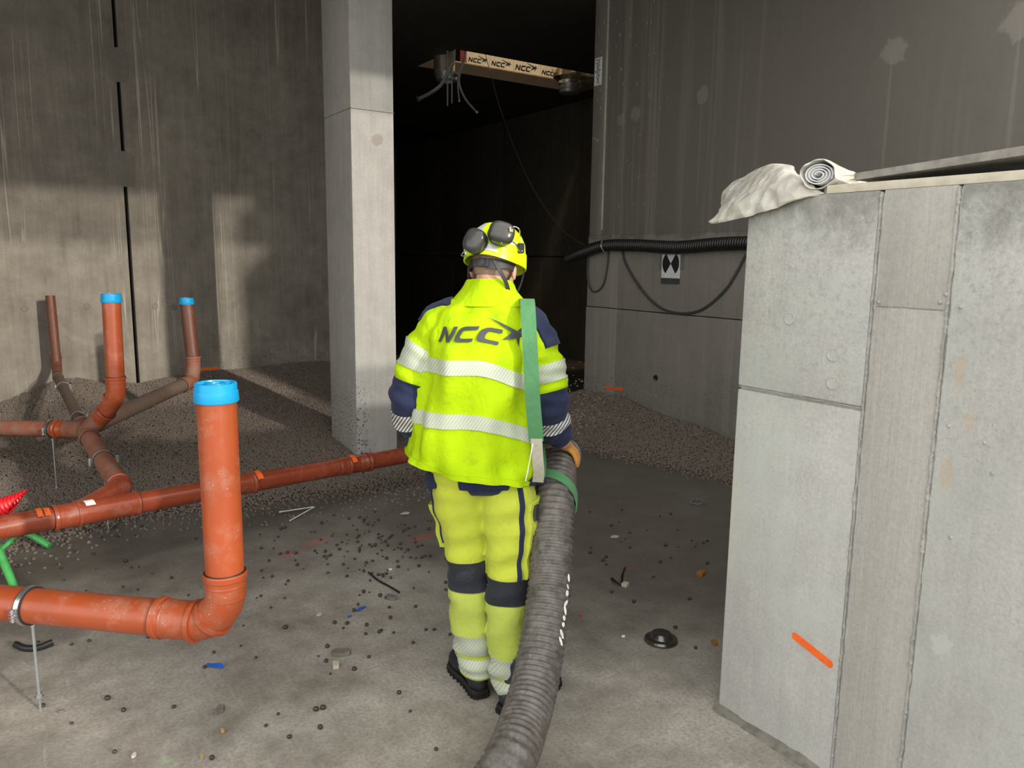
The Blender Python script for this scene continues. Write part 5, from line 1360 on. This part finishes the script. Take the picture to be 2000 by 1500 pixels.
# ================================================================== LITTER ON THE FLOOR
def floorthing(name, label, cat, mb, mat, q, group=None):
    return tag(mb.build(name, mat, origin=(q.x, q.y, 0), smooth=30), label, cat, group)
def flake(q, L, W, rot, th=.004, n=7, seed=0, z=.002, curl=.0):
    rr = random.Random(seed); P = []
    for i in range(n):
        a = 2*math.pi*i/n; k = rr.uniform(.65, 1.15); x, y = math.cos(a)*L/2*k, math.sin(a)*W/2*k
        P.append((q.x+x*math.cos(rot)-y*math.sin(rot), q.y+x*math.sin(rot)+y*math.cos(rot), z+curl*rr.random()))
    return MB().prism(P, Z, th)
def strip(q, L, W, rot, seed=0, th=.0015, lift=.012):
    d = V((math.cos(rot), math.sin(rot), 0)); s_ = V((-d.y, d.x, 0)); P = []
    for i in range(9):
        t = i/8-.5; P.append(q+d*L*t+s_*W*.6*math.sin(i*1.3+seed)+V((0, 0, .003+lift*abs(math.sin(i*1.1+seed)))))
    return MB().ribbon(spline(P, 4), s_+V((0, 0, .3*math.sin(seed))), W, th)
q = atz(422, 1303); m = flake(q, .085, .026, -.75, .0015, 9, 41, .002, .014); m.v += []; floorthing('tape_scrap', 'torn bright blue tape scrap on the floor below the near pipe elbow', 'tape', m, 'tape_blue', q)
q = atz(706, 1190); floorthing('tape_scrap', 'small blue tape scrap on open floor left of the worker', 'tape', flake(q, .07, .022, .45, .0015, 8, 42, .002, .008), 'tape_blue', q)
q = atz(683, 1206); floorthing('tape_scrap', 'tiny blue tape scrap just below left of another scrap', 'tape', flake(q, .035, .012, .4, .0015, 7, 43, .002, .006), 'tape_blue', q)
q = atz(792, 1005); floorthing('paper_scrap', 'pale tan paper scrap on the floor left of the worker\'s thigh', 'scrap', flake(q, .085, .06, .2, .003, 5, 3, .004, .006), 'chip_pale', q)
P_ = [atz(545, 1000, .02), atz(612, 990, .02)]; floorthing('cable_tie', 'thin white rod lying on the pellets under the main pipe, the flatter one', 'rod', MB().tube(P_, .004, 6), 'label_white', P_[0])
P_ = [atz(566, 1017, .012), atz(614, 990, .03)]; floorthing('cable_tie', 'thin white rod lying steeply across another under the main pipe', 'rod', MB().tube(P_, .004, 6), 'label_white', P_[0])
P_ = [atz(720, 1118, .006), atz(738, 1133, .006), atz(760, 1145, .006), atz(780, 1157, .006)]; floorthing('black_strip', 'thin curved black strip lying on the floor left of the worker', 'strip', MB().tube(spline(P_, 6), .005, 6), 'black_plastic', P_[0])
P_ = [atz(30, 1258, .02), atz(50, 1266, .012), atz(75, 1265, .012), atz(103, 1254, .02)]; floorthing('hose_offcut', 'short black curved hose offcut on the floor behind the near threaded rod', 'offcut', MB().tube(spline(P_, 6), .014, 10), 'black_plastic', P_[1])
# flat steel lid on the floor
q = atz(1291, 1252); mb = MB().lathe([(0, .070), (.006, .074), (.016, .070), (.020, .052), (.034, .046), (.040, .040), (.038, .010)], (q.x, q.y, .0), (.04, .03, 1), 28)
floorthing('steel_lid', 'dented dark steel lid lying on the floor in front of the pier', 'lid', mb, 'steel_dark', q)
q = atz(1201, 1049); floorthing('wood_chip', 'pale wood chip with a hole on the dark floor right of the hose', 'chip', flake(q, .065, .042, -.5, .006, 5, 8), 'chip_pale', q)
q = atz(1221, 1145); o_ = empty('strapped_block', (q.x, q.y, 0), 'small tan block with two black straps right of the hose', 'block')
MB().bevbox((q.x, q.y, .010), (.035, .030, .018), .002, .4).build('block', 'chip_pale', o_)
for (a, b) in (((1214, 1143), (1194, 1129)), ((1215, 1138), (1221, 1108))):
    P_ = [atz(*a, .008), atz((a[0]+b[0])/2-2, (a[1]+b[1])/2, .02), atz(*b, .006)]; MB().ribbon(spline(P_, 5), V((1, .4, .2)), .012, .003).build('strap', 'black_plastic', o_)
q = atz(1369, 1124); floorthing('wood_block', 'small rusty brown wood block on the floor beside the pier', 'block', MB().bevbox((q.x, q.y, .012), (.05, .035, .024), .003, .3), 'chip_rust', q)
q = atz(1395, 1258); floorthing('brick_chip', 'dark reddish chip at the foot of the pier corner', 'chip', flake(q, .05, .03, .9, .012, 6, 12), 'chip_rust', q)
q = atz(1362, 984); P_ = []
for i in range(13):
    a = 2*math.pi*i/12; P_.append(q+V((.06*math.cos(a), .045*math.sin(a)*(1+.3*math.cos(a)), .008+.012*math.sin(3*a)**2)))
floorthing('plastic_ring', 'clear crumpled plastic scrap on the dark floor before the right heap', 'scrap', MB().tube(P_, .004, 6), 'pvc_grey', q)
lab = {(825, 1178): 'pale mortar chip nearest the middle of the floor', }
chips = [((762, 1114), .022, 'white mortar chip above right of the black strip', 'label_white'), ((429, 1391), .05, 'grey mortar lump on the floor below the near elbow', 'mortar'), ((434, 1430), .022, 'yellowish leaf like chip below the grey mortar lump', 'chip_tan'),
         ((670, 1278), .09, 'rough mortar lump on the floor left of the worker\'s boots', 'mortar'), ((625, 1202), .035, 'pale chip among pellets left of the blue tape scrap', 'chip_pale'), ((655, 1303), .05, 'long pale splinter lying below the rough mortar lump', 'chip_pale'),
         ((765, 1170), .06, 'dark flat mortar chip at the end of the black strip', 'mortar'), ((120, 1392), .02, 'grey mortar chip right of the near rod foot', 'mortar'), ((262, 1478), .03, 'pale mortar chip at the bottom edge of the floor', 'chip_pale'), ((395, 1481), .02, 'tan chip near the bottom edge below the leaf like chip', 'chip_tan'), ((1217, 1245), .016, 'white speck of mortar left of the steel lid', 'label_white'), ((1135, 1205), .016, 'small red plastic crumb right of the hose', 'red_plastic'), ((347, 803), .0, '', '')]
for k, (pq, L, lb2, mt) in enumerate(chips):
    if not L: continue
    q = atz(*pq); floorthing('mortar_chip', lb2, 'chip', flake(q, L, L*.6, k*.9, .008 if L < .04 else .018, 8, 20+k), mt, q, 'chips on the floor')
